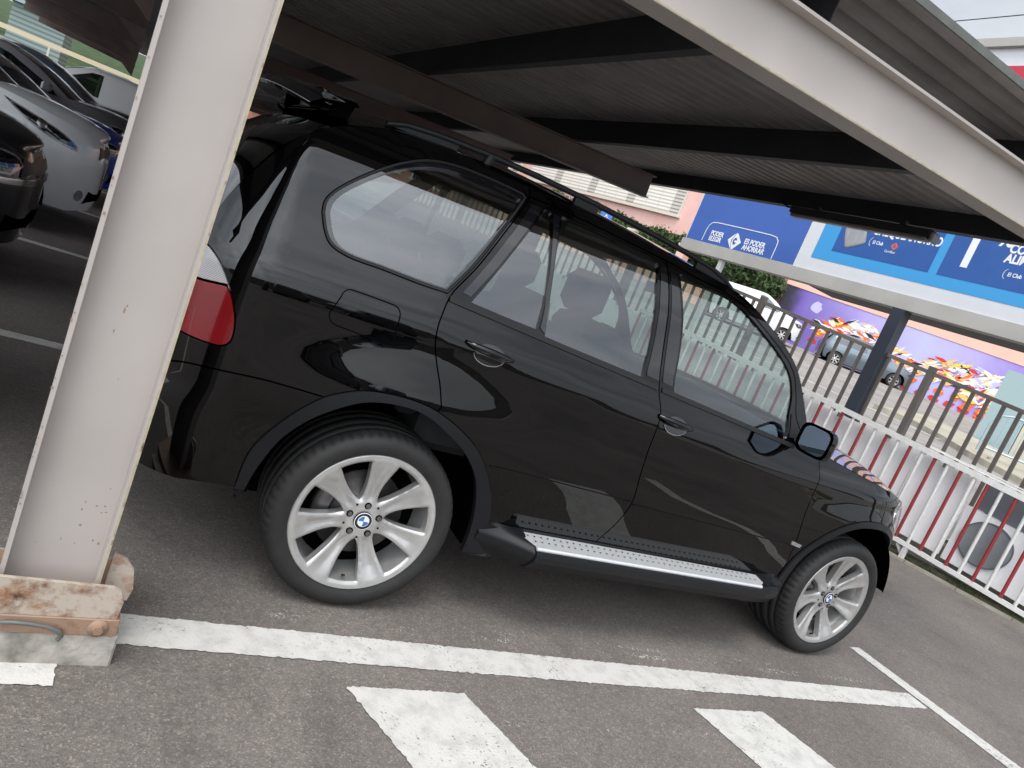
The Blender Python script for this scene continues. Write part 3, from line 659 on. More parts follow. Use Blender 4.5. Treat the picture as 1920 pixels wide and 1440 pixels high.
# fuel flap, handles, marker
ff = cat(arc(-.345, 1.085, .035, 180, 262, .005), arc(-.175, 1.073, .033, 278, 360, .005), arc(-.180, 1.140, .034, 0, 85, .005), arc(-.330, 1.148, .03, 95, 180, .005))
ff = sm(ff, .01, closed=True)
panel(SUV, 'fuel_flap_seam', inset_poly(ff, -.0018), 'void', suv, holes=[inset_poly(ff, .0018)], off=.0015, th=0, gap=0, step=.05)
for (x0, zc, ps_) in ((.115, 1.128, rds), (1.095, 1.078, fds)):
    for s in (0, 1):
        Y = (lambda y: SUV.W-y) if s else (lambda y: y)
        mb = MB(); n = 14; vs = []
        for i in range(n+1):
            t = i/n; x = x0+.005+.215*t; o = -.038*sin(pi*min(1, t*1.02+.0))**.55; y = SUV.ins(x, zc)+o; hh = .016*(sin(pi*min(max(t, .04), .96)))**.4; zc_ = zc-.018*t+.004
            for k3 in range(8): a = 2*pi*k3/8; vs.append((x, Y(y+.009*cos(a)), zc_+hh*sin(a)))
        mb.add(vs, [(i*8+j, i*8+(j+1) % 8, (i+1)*8+(j+1) % 8, (i+1)*8+j) for i in range(n) for j in range(8)], smooth=True)
        h = mb.build('door_handle', BL, ps_[s])
        cup = [(x0+.115+.068*cos(2*pi*i/28), zc-.020+.040*sin(2*pi*i/28)) for i in range(28)]
        panel(SUV, 'handle_recess', cup, 'gloss', ps_[s], off=.0015, th=0, gap=0, step=.02, far=bool(s), bulge=lambda u, z: 0.0)
        cr_ = cat([(x0+.115+.068*cos(radians(a)), zc-.020+.040*sin(radians(a))) for a in range(-170, -9, 8)], [(x0+.115+.0665*cos(radians(a)), zc-.020+.0375*sin(radians(a))) for a in range(-10, -171, -8)])
        panel(SUV, 'handle_recess_glint', cr_, 'alloy', ps_[s], off=.003, th=0, gap=0, step=.03, far=bool(s))  # thin bright crescent painted in for the reflection along the recess rim
panel(SUV, 'side_marker', cat([(2.262,.640),(2.335,.632),(2.338,.650),(2.265,.658)]), 'clearlens', (suv, suv), off=.006, th=.01, gap=0, both=True, step=.03)
# mirrors
for s in (0, 1):
    Y = (lambda y: SUV.W-y) if s else (lambda y: y)
    mb = MB()
    def fn(a, b):
        t = 2*pi*a; d = b   # b: depth from the glass rim to the front dome
        ex = 4.2; cx_, sx_ = cos(t), sin(t)
        ry = .098*abs(cx_)**(2/ex)*(1 if cx_ > 0 else -1); rz = .076*abs(sx_)**(2/ex)*(1 if sx_ > 0 else -1)
        k_ = cos(min(1, d)*pi/2)**.55 if d > .3 else 1-.03*d
        k_ = max(k_, .0)
        return (1.985+.125*d-.0*a+.04*0, Y(-.010-.050+ry*k_*(1 if True else 1)), 1.198+rz*k_)
    mb.grid(fn, 36, 10); 
    hs_ = mb.build('door_mirror', BL, fds[s])
    mb = MB(); mb.add([(1.990, Y(-.058+.080*abs(cos(t))**(2/4.2)*(1 if cos(t) > 0 else -1)), 1.198+.063*abs(sin(t))**(2/4.2)*(1 if sin(t) > 0 else -1)) for t in [2*pi*i/40 for i in range(40)]], [tuple(range(40))])
    mb.build('mirror_glass', 'mirror', hs_)
    mb = MB(); mb.poly([(2.0, Y(.03), 1.155), (2.09, Y(.03), 1.15), (2.09, Y(.03), 1.20), (2.02, Y(.03), 1.215)], (0, -.06 if not s else .06, 0)); mb.build('mirror_foot', TR, hs_)
    panel(SUV, 'sail_panel', cat(sm([(1.972,1.16),(1.975,1.20),(1.965,1.27),(1.985,1.25),(2.03,1.205),(2.08,1.165)], .02)), 'rubber', fds[s], off=.004, th=.004, gap=0, step=.02, far=bool(s))
# ---- interior
def cushion(mb, x0, x1, y0, y1, z0, z1, b=.04): mb.box(x0, x1, y0, y1, z0, z1, bev=b)
for y in (.25, .98):      # front seats
    mb = MB(); cushion(mb, 1.02, 1.52, y, y+.56, .55, .74)
    b_ = MB(); cushion(b_, 0, .14, y+.02, y+.54, 0, .66)
    mb.v += []; an = radians(-16)
    base = len(mb.v); mb.v += [(1.02+vx*cos(an)+vz*sin(an), vy, .68-vx*sin(an)+vz*cos(an)) for vx, vy, vz in b_.v]; mb.n += b_.n
    mb.f += [tuple(i+base for i in f) for f in b_.f]; mb.sm += b_.sm; mb.mi += b_.mi
    st = mb.build('front_seat', 'seat', suv)
    mb = MB(); mb.box(.78, .90, y+.13, y+.43, 1.345, 1.545, bev=.045); mb.tube([(.85, y+.2, 1.25), (.84, y+.2, 1.38)], .008); mb.tube([(.85, y+.36, 1.25), (.84, y+.36, 1.38)], .008); mb.build('headrest', 'seat', st)
mb = MB(); cushion(mb, .16, .66, .22, 1.65, .62, .80); cushion(mb, .02, .18, .22, 1.65, .74, 1.28, .05); bs_ = mb.build('rear_seat', 'seat', suv)
for y in (.30, .80, 1.30):
    mb = MB(); mb.box(.02, .13, y, y+.27, 1.30, 1.46, bev=.04); mb.tube([(.08, y+.13, 1.25), (.08, y+.13, 1.34)], .01); mb.build('headrest', 'seat', bs_)
mb = MB(); mb.grid(lambda a, b: (1.72+.38*a, .16+1.55*b, 1.06+.10*sin(a*pi*.6)+.02*sin(b*pi)), 8, 12); mb.box(1.68, 1.80, .16, 1.71, .60, 1.06); mb.build('dashboard', 'dash', suv)
mb = MB(); mb.lathe([(.185, 0), (.195, .012), (.185, .024), (.175, .012), (.185, 0)], 32, 'x', (1.60, 1.36, 1.02)); mb.box(1.60, 1.64, 1.19, 1.53, 1.0, 1.04); mb.build('steering_wheel', 'dash', suv)
mb = MB(); mb.box(.50, 2.1, .14, 1.73, .37, .42); mb.box(-.62, .05, .16, 1.71, .88, .98); mb.build('cabin_floor', 'dash', suv)
mb = MB(); mb.box(1.53, 1.56, .82, 1.06, 1.575, 1.635, bev=.006); mb.tube([(1.56, .935, 1.62), (1.62, .935, 1.68)], .008); mb.build('interior_mirror', 'dash', suv)
cross(SUV, 'headliner', roofE[::5]+[roofE[-1]], 0., .02, 'liner', suv, off=-.05, smin=.02, smax=.98)
# ---- wheels
def wheel(parent, W_=.30, side=0, x=0., detail=True):
    w = thing('wheel', None, None); w.parent = parent
    def rf(i, k_, r):
        return r-.0045 if (i in (6, 7, 8)) and (k_ % 6 in (0, 1)) else r
    prof = [(.262,.006),(.279,.004),(.290,-.006),(.312,-.0125),(.333,-.009),(.3465,.003),(.3535,.016),(.3580,.034),(.3592,.050),(.3595,.062),(.352,.0635),(.352,.071),(.360,.0725),(.3608,.11),(.353,.1115),(.353,.121),(.3608,.1225),(.3608,W_-.125),(.353,W_-.123),(.353,W_-.113),(.3605,W_-.111),(.360,W_-.07),(.352,W_-.068),(.352,W_-.06),(.3595,W_-.058),(.3580,W_-.034),(.3465,W_-.003),(.333,W_+.009),(.29,W_+.006),(.262,W_-.006)]
    MB().lathe(prof, 372, rf=rf).build('tyre', 'tyre', w)
    lip = [(.279,.010),(.279,.003),(.2755,-.0012),(.2725,.000),(.2700,.006),(.2620,.014),(.2520,.030),(.246,.09),(.232,.13),(.232,W_-.05),(.262,W_-.02)]
    rim = MB().lathe(lip, 120).build('rim', 'alloy', w)
    # seven flared spokes: a dished disc with seven windows
    NS = 7; holes = []
    for j in range(NS):
        ac = pi/2+2*pi*(j+.5)/NS
        side_ = [(.0840,.015),(.094,.110),(.112,.188),(.138,.232),(.168,.246),(.200,.243),(.228,.236),(.2480,.230)]
        A_ = sm([(r*cos(ac-a), r*sin(ac-a)) for r, a in side_], .008); B_ = sm([(r*cos(ac+a*.97), r*sin(ac+a*.97)) for r, a in side_[::-1]], .008)
        T_ = [(.2495*cos(ac-.222+.444*i/12), .2495*sin(ac-.222+.444*i/12)) for i in range(13)]
        holes.append(cat(A_, T_, B_)); continue
        holes.append([(x_, y_) for x_, y_ in sm([(r*cos(ac-a), r*sin(ac-a)) for r, a in pts], .008, closed=True)])
    outer = [(.2735*cos(2*pi*i/120), .2735*sin(2*pi*i/120)) for i in range(120)]
    holes = [h if area(h) > 0 else h[::-1] for h in holes]
    v, f, lps = triang(outer, holes, .0085)
    hb = [p for h in holes for p in h]
    dish = Pch([0,.04,.06,.075,.10,.14,.19,.23,.258,.2735], [.030,.030,.030,.033,.036,.030,.018,.008,.0015,-.0005])
    mb = MB(); ps = []
    cells = {}
    for p in hb: cells.setdefault((int(p[0]//.02), int(p[1]//.02)), []).append(p)
    for (a, b) in v:
        r = math.hypot(a, b); dm = .02
        ca, cb = int(a//.02), int(b//.02)
        for i in (-1, 0, 1):
            for j in (-1, 0, 1):
                for q in cells.get((ca+i, cb+j), ()): dm = min(dm, math.hypot(a-q[0], b-q[1]))
        ed = max(0, 1-dm/.0085); th_ = atan2(b, a); ph = ((th_-pi/2)*NS/(2*pi)) % 1; ph = min(ph, 1-ph)*2   # 0 on spoke axis, 1 in window
        valley = .011*max(0, 1-ph/.5)**1.0*max(0, min(1, (r-.07)/.06))*max(0, min(1, (.258-r)/.06))
        ps.append(Vector((a, dish(r)+.008*ed**1.6+valley, b)))
    mb.add(ps, f, smooth=True)
    for lp in lps[1:]:
        kk = len(lp); A = [ps[i] for i in lp]; B = [Vector((p.x*(.985), p.y+.034, p.z*(.985))) for p in A]
        mb.add(A+B, [(i, (i+1) % kk, (i+1) % kk+kk, i+kk) for i in range(kk)], smooth=True)
    mb.build('spokes', 'alloy', rim)
    for j in range(5):
        a = pi/2+2*pi*j/5; c = (.061*cos(a), 0, .061*sin(a))
        mb = MB(); mb.lathe([(.0135,.0285),(.0135,.0298),(.0001,.0298)], 20, 'y', c); MB.build(mb, 'bolt_recess', 'void', rim)
        mb = MB(); mb.lathe([(.0001,.0225),(.0085,.0225),(.0098,.025),(.0098,.030)], 6, 'y', c, smooth=False); mb.build('wheel_bolt', 'bolt', rim)
    mb = MB()
    for j in range(5):
        a = pi/2+2*pi*(j+.5)/5; c = (.072*cos(a), 0, .072*sin(a)); mb.lathe([(.0045,.0300),(.0001,.0300)], 8, 'y', c)
    mb.build('hub_dimples', 'void', rim)
    # badge: dark ring, blue and white quarters
    mb = MB(); mb.lathe([(.0001,.0215),(.0335,.0215),(.0365,.0235),(.0365,.032)], 40, mi=0)
    for q in range(4):
        seg = [(.0001, .0001)]+[(.0205*cos(q*pi/2+i*pi/20), .0205*sin(q*pi/2+i*pi/20)) for i in range(11)]
        mb.add([(a, .0195, b) for a, b in seg], [tuple(range(len(seg)))], mi=1 if q % 2 == 1 else 2)
    mb.lathe([(.0205,.0195),(.0218,.0190),(.0230,.0205)], 40, mi=2); mb.lathe([(.0325,.0205),(.0340,.0200),(.0352,.0215)], 40, mi=2)
    mb.build('hub_badge', ['rubber', 'blue', 'white'], rim)
    MB().tube([(.0, .030, -.236), (.0, .012, -.226)], .005, 8).build('valve', 'rubber', rim)
    MB().lathe([(.05,.085),(.085,.085),(.086,.10),(.172,.10),(.172,.125),(.05,.125)], 64).build('brake_disc', 'dullmetal', w)
    MB().lathe([(.125,.088),(.183,.088),(.183,.15),(.125,.15)], 16, a0=radians(150), a1=radians(215)).build('brake_caliper', 'bolt', w)
    MB().lathe([(.0001,.135),(.231,.135)], 48).build('brake_backplate', 'void', w)
    return w
w0 = wheel(suv); w0.location = (0, .005, .360)
for (x, y, rz) in ((2.82, .018, 0), (0, SUV.W-.005, pi), (2.82, SUV.W-.018, pi)):
    w = copy_tree(w0, suv); w.location = (x, y, .360); w.rotation_euler = (0, 0, rz)
for s in (0, 1):
    mb = MB(); mb.box(.2, .3, .4, 1.4, .3, .4)
recenter(suv, (1.41, .935, 0))
# ------------------------------------------------------------------ ground, street, markings
MT.update(verge=mat('dirt verge', (.10, .085, .06), .95, col2=(.035, .05, .02), vscale=6., bump=1, bscale=30., vdetail=9.),
    pave=mat('pale paving', (.46, .42, .33), .9, var=.25, vscale=1.2), kerb=mat('kerb stone', (.40, .37, .30), .9, var=.35, vscale=3.),
    ret=mat('retaining wall render', (.30, .28, .25), .9, var=.3, vscale=2.), grass=mat('grass bank', (.050, .098, .020), .95, col2=(.014, .032, .008), vscale=2.2, vdetail=9.))
def FX(y, d=0.): return 7.0+d-.317*(y-1.47)
def street_z(x, y): return min(3.1, max(.10, .0521*x+.0541*y-.1728))
mb = MB(); mb.poly([(-400, -400, 0), (FX(-400, .06), -400, 0), (FX(23.2, .06), 23.2, 0), (-400, 23.2, 0)])
tag(mb.build('parking_ground', 'asphalt'), kind='structure')
mb = MB()
def sf(a, b):
    y = -60+150*b; x = FX(y, .85)+90*a**1.6; return (x, y, street_z(x, y))
mb.grid(sf, 40, 60); tag(mb.build('street', 'street'), kind='structure')
mb = MB()
ys = [-60+2.5*i for i in range(61)]
mb.add([q for y in ys for q in ((FX(y, .30), y, -.05), (FX(y, .30), y, street_z(FX(y, .85), y)-.02), (FX(y, .852), y, street_z(FX(y, .85), y)-.012))], [(3*i+j, 3*i+3+j, 3*i+4+j, 3*i+1+j) for i in range(60) for j in (0, 1)])
tag(mb.build('street_retaining_kerb', 'ret'), kind='structure')
mb = MB()
random.seed(5)
for i in range(60): pass
mb.grid(lambda a, b: (FX(-30+53*b, .04+.27*a), -30+53*b, .012+.05*a+.02*sin(b*240+a*3)*sin(a*pi)), 4, 160); tag(mb.build('verge', 'verge'), kind='structure')
mb = MB(); 
for y0 in [-30+.5*i for i in range(106)]:
    mb.bar((FX(y0, .0), y0+.004, .012), (FX(y0+.5, .0), y0+.496, .012), .07, .03)
tag(mb.build('parking_kerb', 'kerb'), kind='structure')
# weeds along the kerb
mb = MB(); random.seed(11)
for i in range(1500):
    y = random.uniform(-3, 3.2); d = random.gauss(.13, .05); x = FX(y, d); h = random.uniform(.02, .07); a = random.uniform(0, 6.28); w = random.uniform(.006, .016)
    if sin(y*5)+sin(y*13+1)+random.uniform(-1, 1) < .2: continue
    mb.add([(x, y, .03), (x+w*cos(a), y+w*sin(a), .03), (x+random.uniform(-.03, .03), y+random.uniform(-.03, .03), .03+h)], [(0, 1, 2)])
MT['weed'] = mat('weeds', (.06, .095, .025), .8, var=.4, vscale=9.)
tag(mb.build('weeds', 'weed'), kind='stuff')
# slope behind the parking
mb = MB(); mb.grid(lambda a, b: (-120+180*a, 23.2+110*b, 1.05+7.5*max(0, b-.02)**.8+.35*sin(a*31)*b), 50, 24); tag(mb.build('hillside', 'grass'), kind='structure')
mb = MB(); mb.box(-120, FX(23.2, .3), 23.2, 23.5, 0, 1.12); tag(mb.build('end_retaining_wall', 'ret'), kind='structure')

def ragged(pts, step=.04, j=.004, seed=1):
    rnd = random.Random(seed); o = []; n = len(pts)
    for i in range(n):
        a, b = pts[i], pts[(i+1) % n]; L = math.dist(a, b); k = max(1, int(L/step))
        for q in range(k):
            t = q/k; o.append((a[0]+(b[0]-a[0])*t+rnd.gauss(0, j), a[1]+(b[1]-a[1])*t+rnd.gauss(0, j)))
    return o
def marking(name, pts, seed=1, j=.0022):
    mb = MB(); p = ragged(pts, step=.012, seed=seed, j=j); v, f, l = triang(p, [], .15); mb.add([(x, y, .004) for x, y in v], f)
    tag(mb.build(name, 'line'), kind='structure')
marking('bay_line', [(-.745,-.155),(1.2,-.205),(3.42,-.27),(3.42,-.398),(1.2,-.355),(-.745,-.308)], 3)
marking('bay_line', [(-6.4,-.385),(-.872,-.405),(-.868,-.500),(-6.4,-.49)], 4)
marking('bay_line', [(3.425,.16),(3.53,.16),(3.60,-.85),(3.66,-2.6),(3.50,-2.6),(3.47,-.85)], 5)
for y in (2.45, 5.30, 8.10, 10.9, 13.7): marking('bay_line', [(-6.4, y-.06), (3.4, y-.10), (3.4, y+.02), (-6.4, y+.06)], int(y))
for k_, x in enumerate((-.045, 1.50, 3.06-.0)):
    if x < 3: marking('hatch_stripe', [(x, -.445), (x+.435, -.452), (x+1.02, -1.95), (x+.58, -1.95)] if x < 0 else [(x, -.478), (x+.44, -.482), (x+.80, -1.55), (x+.30, -1.55)], 20+k_)
mb = MB()
for k_, (x0, x1, y0, w_) in enumerate(((-.25, 3.3, -.105, .035), (-.1, 2.4, -.045, .02), (.2, 1.9, -.60, .02))):
    mb = MB(); p = ragged([(x0, y0), (x1, y0-.03*(x1-x0)), (x1, y0-.03*(x1-x0)+w_), (x0, y0+w_)], step=.012, seed=60+k_, j=.003); v, f, l = triang(p, [], .15); mb.add([(x, y, .003) for x, y in v], f); tag(mb.build('worn_line_trace', 'ghost'), kind='structure')
MT['patch'] = asphalt('asphalt patch', (.212, .189, .170), 9.)
mb = MB(); p = ragged([(-.60,-.335),(-.235,-.345),(-.20,-.95),(-.60,-.93)], step=.012, seed=81, j=.004); v, f, l = triang(p, [], .15); mb.add([(x, y, .0015) for x, y in v], f); tag(mb.build('asphalt_patch', 'patch'), kind='structure')
# street markings and far pavement
def sheet(name, pts, m, dz=.01, kind='structure'):
    mb = MB(); mb.poly([(x, y, street_z(x, y)+dz) for x, y in pts]); o = mb.build(name, m); return tag(o, kind=kind)
MT['roadline'] = mat('white road line', (.72, .72, .70), .7, var=.1)
def sline(p0, p1, w):
    a = Vector(p0); b = Vector(p1); d = (b-a).normalized(); n = Vector((-d.y, d.x))*w/2; k = 14
    mb = MB()
    for i in range(k):
        q = [a+(b-a)*(i/k)+n, a+(b-a)*(i/k)-n, a+(b-a)*((i+1)/k)-n, a+(b-a)*((i+1)/k)+n]; mb.poly([(v.x, v.y, street_z(v.x, v.y)+.012) for v in q])
    tag(mb.build('street_line', 'roadline'), kind='structure')
sline((14.2, 16.0), (17.6, 6.9), .12)
mb = MB()
pv = [(16.9,10.3),(17.4,9.4),(17.0,8.2),(16.4,7.2),(16.0,5.6),(15.8,3.5),(15.8,-8)]
pw = [(20.5,11.2),(20.8,10.2),(20.5,8.6),(20.1,7.2),(19.8,5.6),(19.6,3.5),(19.6,-8)]
A = sm(pv, .5); Bq = sm(pw, .5); n_ = min(len(A), len(Bq))
A = [A[int(i*(len(A)-1)/39)] for i in range(40)]; Bq = [Bq[int(i*(len(Bq)-1)/39)] for i in range(40)]
vs = []
for a, b in zip(A, Bq): vs += [(a[0], a[1], street_z(*a)-.05), (a[0], a[1], street_z(*a)+.13), (a[0]+.18, a[1], street_z(*a)+.13)]
mb.add(vs, [(3*i+j, 3*i+3+j, 3*i+4+j, 3*i+1+j) for i in range(39) for j in (0, 1)]); tag(mb.build('pavement_kerb', 'kerb'), kind='structure')
mb = MB(); vs = []
for a, b in zip(A, Bq): vs += [(a[0]+.18, a[1], street_z(*a)+.126), (b[0], b[1], street_z(*b)+.126)]
mb.add(vs, [(2*i, 2*i+2, 2*i+3, 2*i+1) for i in range(39)]); tag(mb.build('pavement', 'pave'), kind='structure')

# ------------------------------------------------------------------ carport
AZ = radians(3.1); cx0, cy0 = -.945, -.300
carport = thing('carport', 'steel carport with pale near post and beam and dark corrugated roof', 'carport', (cx0, cy0, 0), AZ)
SL = .064; Z0 = 2.270
def bz(x): return Z0+SL*abs(x)
def isec(mb, a, b, h, w, upv, tf=.011, tw=.008):
    "I section: centre line a-b, depth h along upv"
    a = Vector(a); b = Vector(b); u = Vector(upv).normalized()
    for s in (-1, 1): mb.bar(a+u*s*(h/2-tf/2), b+u*s*(h/2-tf/2), w, tf, u)
    mb.bar(a, b, tw, h-2*tf-.0005, u)
frames = [0.0, 4.42, 7.8, 11.1, 14.4, 17.7, 20.8]
for i, y in enumerate(frames):
    pm = 'post' if i == 0 else 'rafter'
    mb = MB(); dxp = .018*y; isec(mb, (dxp, y, .0 if i else .12), (dxp, y, Z0+.24), .238, .12, (1, 0, 0)); p_ = mb.build('post', pm, carport)
    p_['label'] = 'pale beige steel post with chipped edges' if i == 0 else None
    if not p_['label']: del p_['label']
    if i == 0:
        for s_, nm in ((1, 'worn'),):
            q = MB(); q.box(.1135, .1192, y-.0615, y-.0603, .17, Z0+.2); q.build('worn_edge', 'yellowedge', p_)
    if i == 0:
        rc = random.Random(4); q = MB()
        for (x_, z_, w_, h_) in [(-.012, .985, .003, .011), (-.009, .998, .0025, .005), (-.022, .925, .0022, .008), (.02, .80, .002, .002)]+[(-.119+rc.uniform(.0, .004), rc.uniform(.3, 1.9), rc.uniform(.001, .003), rc.uniform(.0015, .006)) for _ in range(26)]+[(.117, rc.uniform(.3, 1.7), .002, rc.uniform(.003, .014)) for _ in range(12)]+[(rc.uniform(-.10, .10), rc.uniform(.30, .50), rc.uniform(.001, .004), rc.uniform(.001, .005)) for _ in range(16)]:
            yy_ = -.0042 if abs(x_) < .105 else -.0620
            q.add([(x_+w_*cos(a_)*rc.uniform(.6, 1.1), y+yy_, z_+h_*sin(a_)*rc.uniform(.6, 1.1)) for a_ in [2*pi*k_/9 for k_ in range(9)]], [tuple(range(9))])
        q.build('paint_chips', 'foot', p_)['kind'] = 'stuff'
    xe = 5.28 if i == 0 else 4.68
    for s_ in ((1, -1)):
        mb = MB(); L = xe if s_ > 0 else 2.3
        a = Vector((s_*.125, y, bz(.125)+.119)); b = Vector((s_*L, y, bz(L)+.119)); isec(mb, a, b, .238, .12, (0, 0, 1))
        r_ = mb.build('rafter', pm if s_ > 0 else 'rafter', carport)
        if i == 0 and s_ > 0: r_['label'] = 'pale beige steel beam with worn yellowed edges'
        if i == 0 and s_ > 0:
            q = MB(); q.bar(a+Vector((0, -.0605, -.1135)), b+Vector((0, -.0605, -.1150)), .0015, .006); q.build('worn_edge', 'yellowedge', r_)
    # knee plate
    mb = MB(); mb.poly([(.12, y-.005, bz(.1)-.001), (.42, y-.005, bz(.42)-.001), (.12, y-.005, bz(.1)-.22)], (0, .01, 0)); mb.build('gusset', pm, carport)
    mb = MB(); mb.poly([(-.12, y-.005, bz(.1)-.001), (-.42, y-.005, bz(.42)-.001), (-.12, y-.005, bz(.1)-.22)], (0, .01, 0))
    mb.build('gusset', pm, carport)
# foot of the near post
mb = MB(); mb.box(-.215, .20, -.115, .30, -.02, .098, bev=.006); ft = mb.build('concrete_footing', 'concrete', carport)
mb = MB(); mb.box(-.23, .19, -.118, .20, .0985, .150, bev=.002); mb.build('base_plate', 'foot', carport)
mb = MB(); mb.poly([(-.30, -.113, .151), (.180, -.113, .151), (.184, -.113, .205), (.172, -.113, .236), (.150, -.113, .248), (-.30, -.113, .262)], (0, .012, 0)); mb.build('stiffener_plate', 'footpale', carport)
mb = MB(); mb.poly([(.136, -.02, .151), (.205, -.02, .151), (.212, -.02, .19), (.200, -.02, .250), (.175, -.02, .282), (.136, -.02, .300)], (0, .012, 0)); mb.build('stiffener_plate', 'footpale', carport)
for x in (.14, -.15):
    mb = MB(); mb.lathe([(.0001, .0), (.026, .0), (.026, .004), (.0001, .004)], 20, 'y', (x, -.1225, .124)); mb.lathe([(.0001, -.012), (.014, -.012), (.014, .0)], 6, 'y', (x, -.1225, .124), smooth=False); mb.build('anchor_nut', 'foot', carport)
mb = MB(); mb.tube([(-.085, -.121, .130), (-.06, -.132, .139), (-.02, -.138, .140), (.020, -.136, .132), (.048, -.133, .118), (.058, -.130, .102), (.052, -.128, .088)], .0060, 8); mb.build('bent_strap', 'galv', carport)
# purlins
for x in (-1.15, .34, 1.90, 3.55):
    mb = MB(); z = bz(x)+.2395; s_ = 1 if x > 0 else -1
    mb.box(x-.003, x+.003, .055, 21, z, z+.198); mb.box(x+.004, x+.062, .055, 21, z, z+.004); mb.box(x+.004, x+.062, .055, 21, z+.194, z+.198)
    mb.build('purlin', 'purlin', carport)
for x in (5.36, -2.35):
    mb = MB(); z = bz(x)+.20; mb.box(x-.045, x+.045, -.06, 21, z+.085, z+.236); mb.build('edge_beam', 'purlin', carport)
mb = MB()
pz = []
pitch = .128; ny = int(21.3/pitch)
prof = [(0, 0), (.060, 0), (.070, .040), (.118, .040), (.128, 0)]
for (xa, xb) in ((-.02, 5.42), (.02, -2.39)):
    vs = []; ys_ = [( -.10+i*pitch+a, b) for i in range(ny) for a, b in prof[:-1]]
    za, zb = bz(abs(xa))+.440, bz(abs(xb))+.440
    for y, dz in ys_: vs += [(xa, y, za+dz), (xb, y, zb+dz)]
    mb.add(vs, [(2*i, 2*i+1, 2*i+3, 2*i+2) for i in range(len(ys_)-1)])
    vs2 = [(v[0], v[1], v[2]+.004) for v in vs]; mb.add(vs2, [(2*i, 2*i+2, 2*i+3, 2*i+1) for i in range(len(ys_)-1)])
mb.build('roof_sheeting', 'sheet', carport)
mb = MB(); mb.bar((0, -.107, bz(0)+.455), (5.42, -.107, bz(5.42)+.455), .008, .030); mb.build('verge_trim', 'galv', carport)
# luminaire under the front edge beam
lum = thing('strip_light', 'long grey strip light fixed under the front edge of the carport roof', 'light fitting', (4.15, 2.2, 0), radians(94.5))
mb = MB(); mb.box(-.70, .70, -.045, .045, 2.80, 2.86, bev=.01); mb.build('housing', 'purlin', lum)
MT['diff'] = mat('grey diffuser', (.30, .29, .28), .35)
mb = MB(); mb.box(-.68, .68, -.04, .04, 2.768, 2.799, bev=.012); mb.build('diffuser', 'diff', lum)
mb = MB(); mb.box(-.735, -.702, -.05, .05, 2.765, 2.84, bev=.008); mb.build('end_cap', 'diff', lum)
mb = MB(); mb.tube([(.68, 0, 2.86), (.76, 0, 2.85), (.84, .0, 2.88), (.90, 0, 2.96)], .009, 8); mb.build('cable', 'rubber', lum)
mb = MB(); mb.box(-.45, -.40, -.02, .02, 2.861, 2.90); mb.box(.40, .45, -.02, .02, 2.861, 2.90); mb.build('hanger', 'purlin', lum)

# ------------------------------------------------------------------ railings, fence, screen panels
MT.update(wpaint=mat('white railing paint', (.74, .73, .70), .45, var=.12, vscale=20.), rpaint=mat('red railing paint', (.30, .030, .035), .45, var=.2, vscale=12.),
    wboard=mat('white board', (.84, .84, .85), .5, var=.06, vscale=1.5), greyp=mat('grey plastic', (.21, .23, .24), .5, var=.15, vscale=4.), greyd=mat('dark grey casing', (.10, .11, .125), .5),
    fence=mat('grey brown fence steel', (.135, .118, .104), .5, var=.2, vscale=5.), postd=mat('blue grey post', (.030, .036, .050), .4), wpost=mat('white metal post', (.62, .62, .60), .5))
def zb(y): return .08+.06*(y-.93)
rl = thing('red_white_railing', 'low steel railing with alternating red and white bars in front of the white screen panels', 'railing', (FX(1.5), 1.5, 0))
def rel(mb, o): 
    l = o.location; mb.v = [(x-l.x, y-l.y, z-l.z) for x, y, z in mb.v]; return mb
def bp(y, z, d=0.): return (FX(y, d), y, z)
for (z_, hh, nm) in ((.03, .045, 'bottom_rail'), (1.03, .06, 'top_rail')):
    mb = MB(); mb.bar(bp(-2.6, zb(-2.6)+z_), bp(6.3, zb(6.3)+z_), .05, hh); rel(mb, rl).build(nm, 'wpaint', rl)
y = -2.55; i = 0
while y < 6.3:
    mb = MB(); mb.tube([bp(y, zb(y)+.054), bp(y, zb(y)+.999)], .0185, 8, caps=False); rel(mb, rl).build('red_bar' if i % 2 else 'white_bar', 'rpaint' if i % 2 else 'wpaint', rl); y += .128; i += 1
for y in (-1.8, .35, 2.05, 4.3, 6.2):
    mb = MB(); mb.bar(bp(y, -.01, .0), bp(y, zb(y)+.006), .045, .045, (1, 0, 0)); mb.bar(bp(y, .0, .06), bp(y+.09, zb(y)+.004), .02, .03, (1, 0, 0)); rel(mb, rl).build('foot_post', 'wpaint', rl)
mb = MB(); mb.bar(bp(.3, zb(.3)+1.07, -.02), bp(2.3, zb(2.3)+1.085, .045), .02, .022); mb.bar(bp(1.2, zb(1.2)+1.105, .0), bp(1.9, zb(1.9)+1.10, .03), .018, .014); rel(mb, rl).build('loose_rail', 'wpaint', rl)
yy = 1.82; k_ = 0
while yy < 12.4:
    z1 = zb(yy)+.985+.02*sin(k_*2.3); t = thing('screen_panel', 'plain white screen panel standing between railing and fence', 'panel', (FX(yy, .12), yy, 0), 0, 'white screen panels behind the railing')
    mb = MB(); mb.poly([bp(yy, zb(yy)+.10, .10), bp(yy+.575, zb(yy)+.12, .10), bp(yy+.575, z1+.03, .10), bp(yy, z1, .10)], (.02, .006, 0)); rel(mb, t).build('board', 'wboard', t)
    mb = MB(); mb.box(*sorted((FX(yy+.3, .06), FX(yy+.3, .09))), yy+.29, yy+.31, z1-.02, z1+.03); rel(mb, t).build('clip', 'greyp', t)
    yy += .585; k_ += 1
cab = thing('service_cabinet', 'low white cabinet with a round grey lid behind the red and white railing', 'cabinet', (FX(.6, .3), .6, 0))
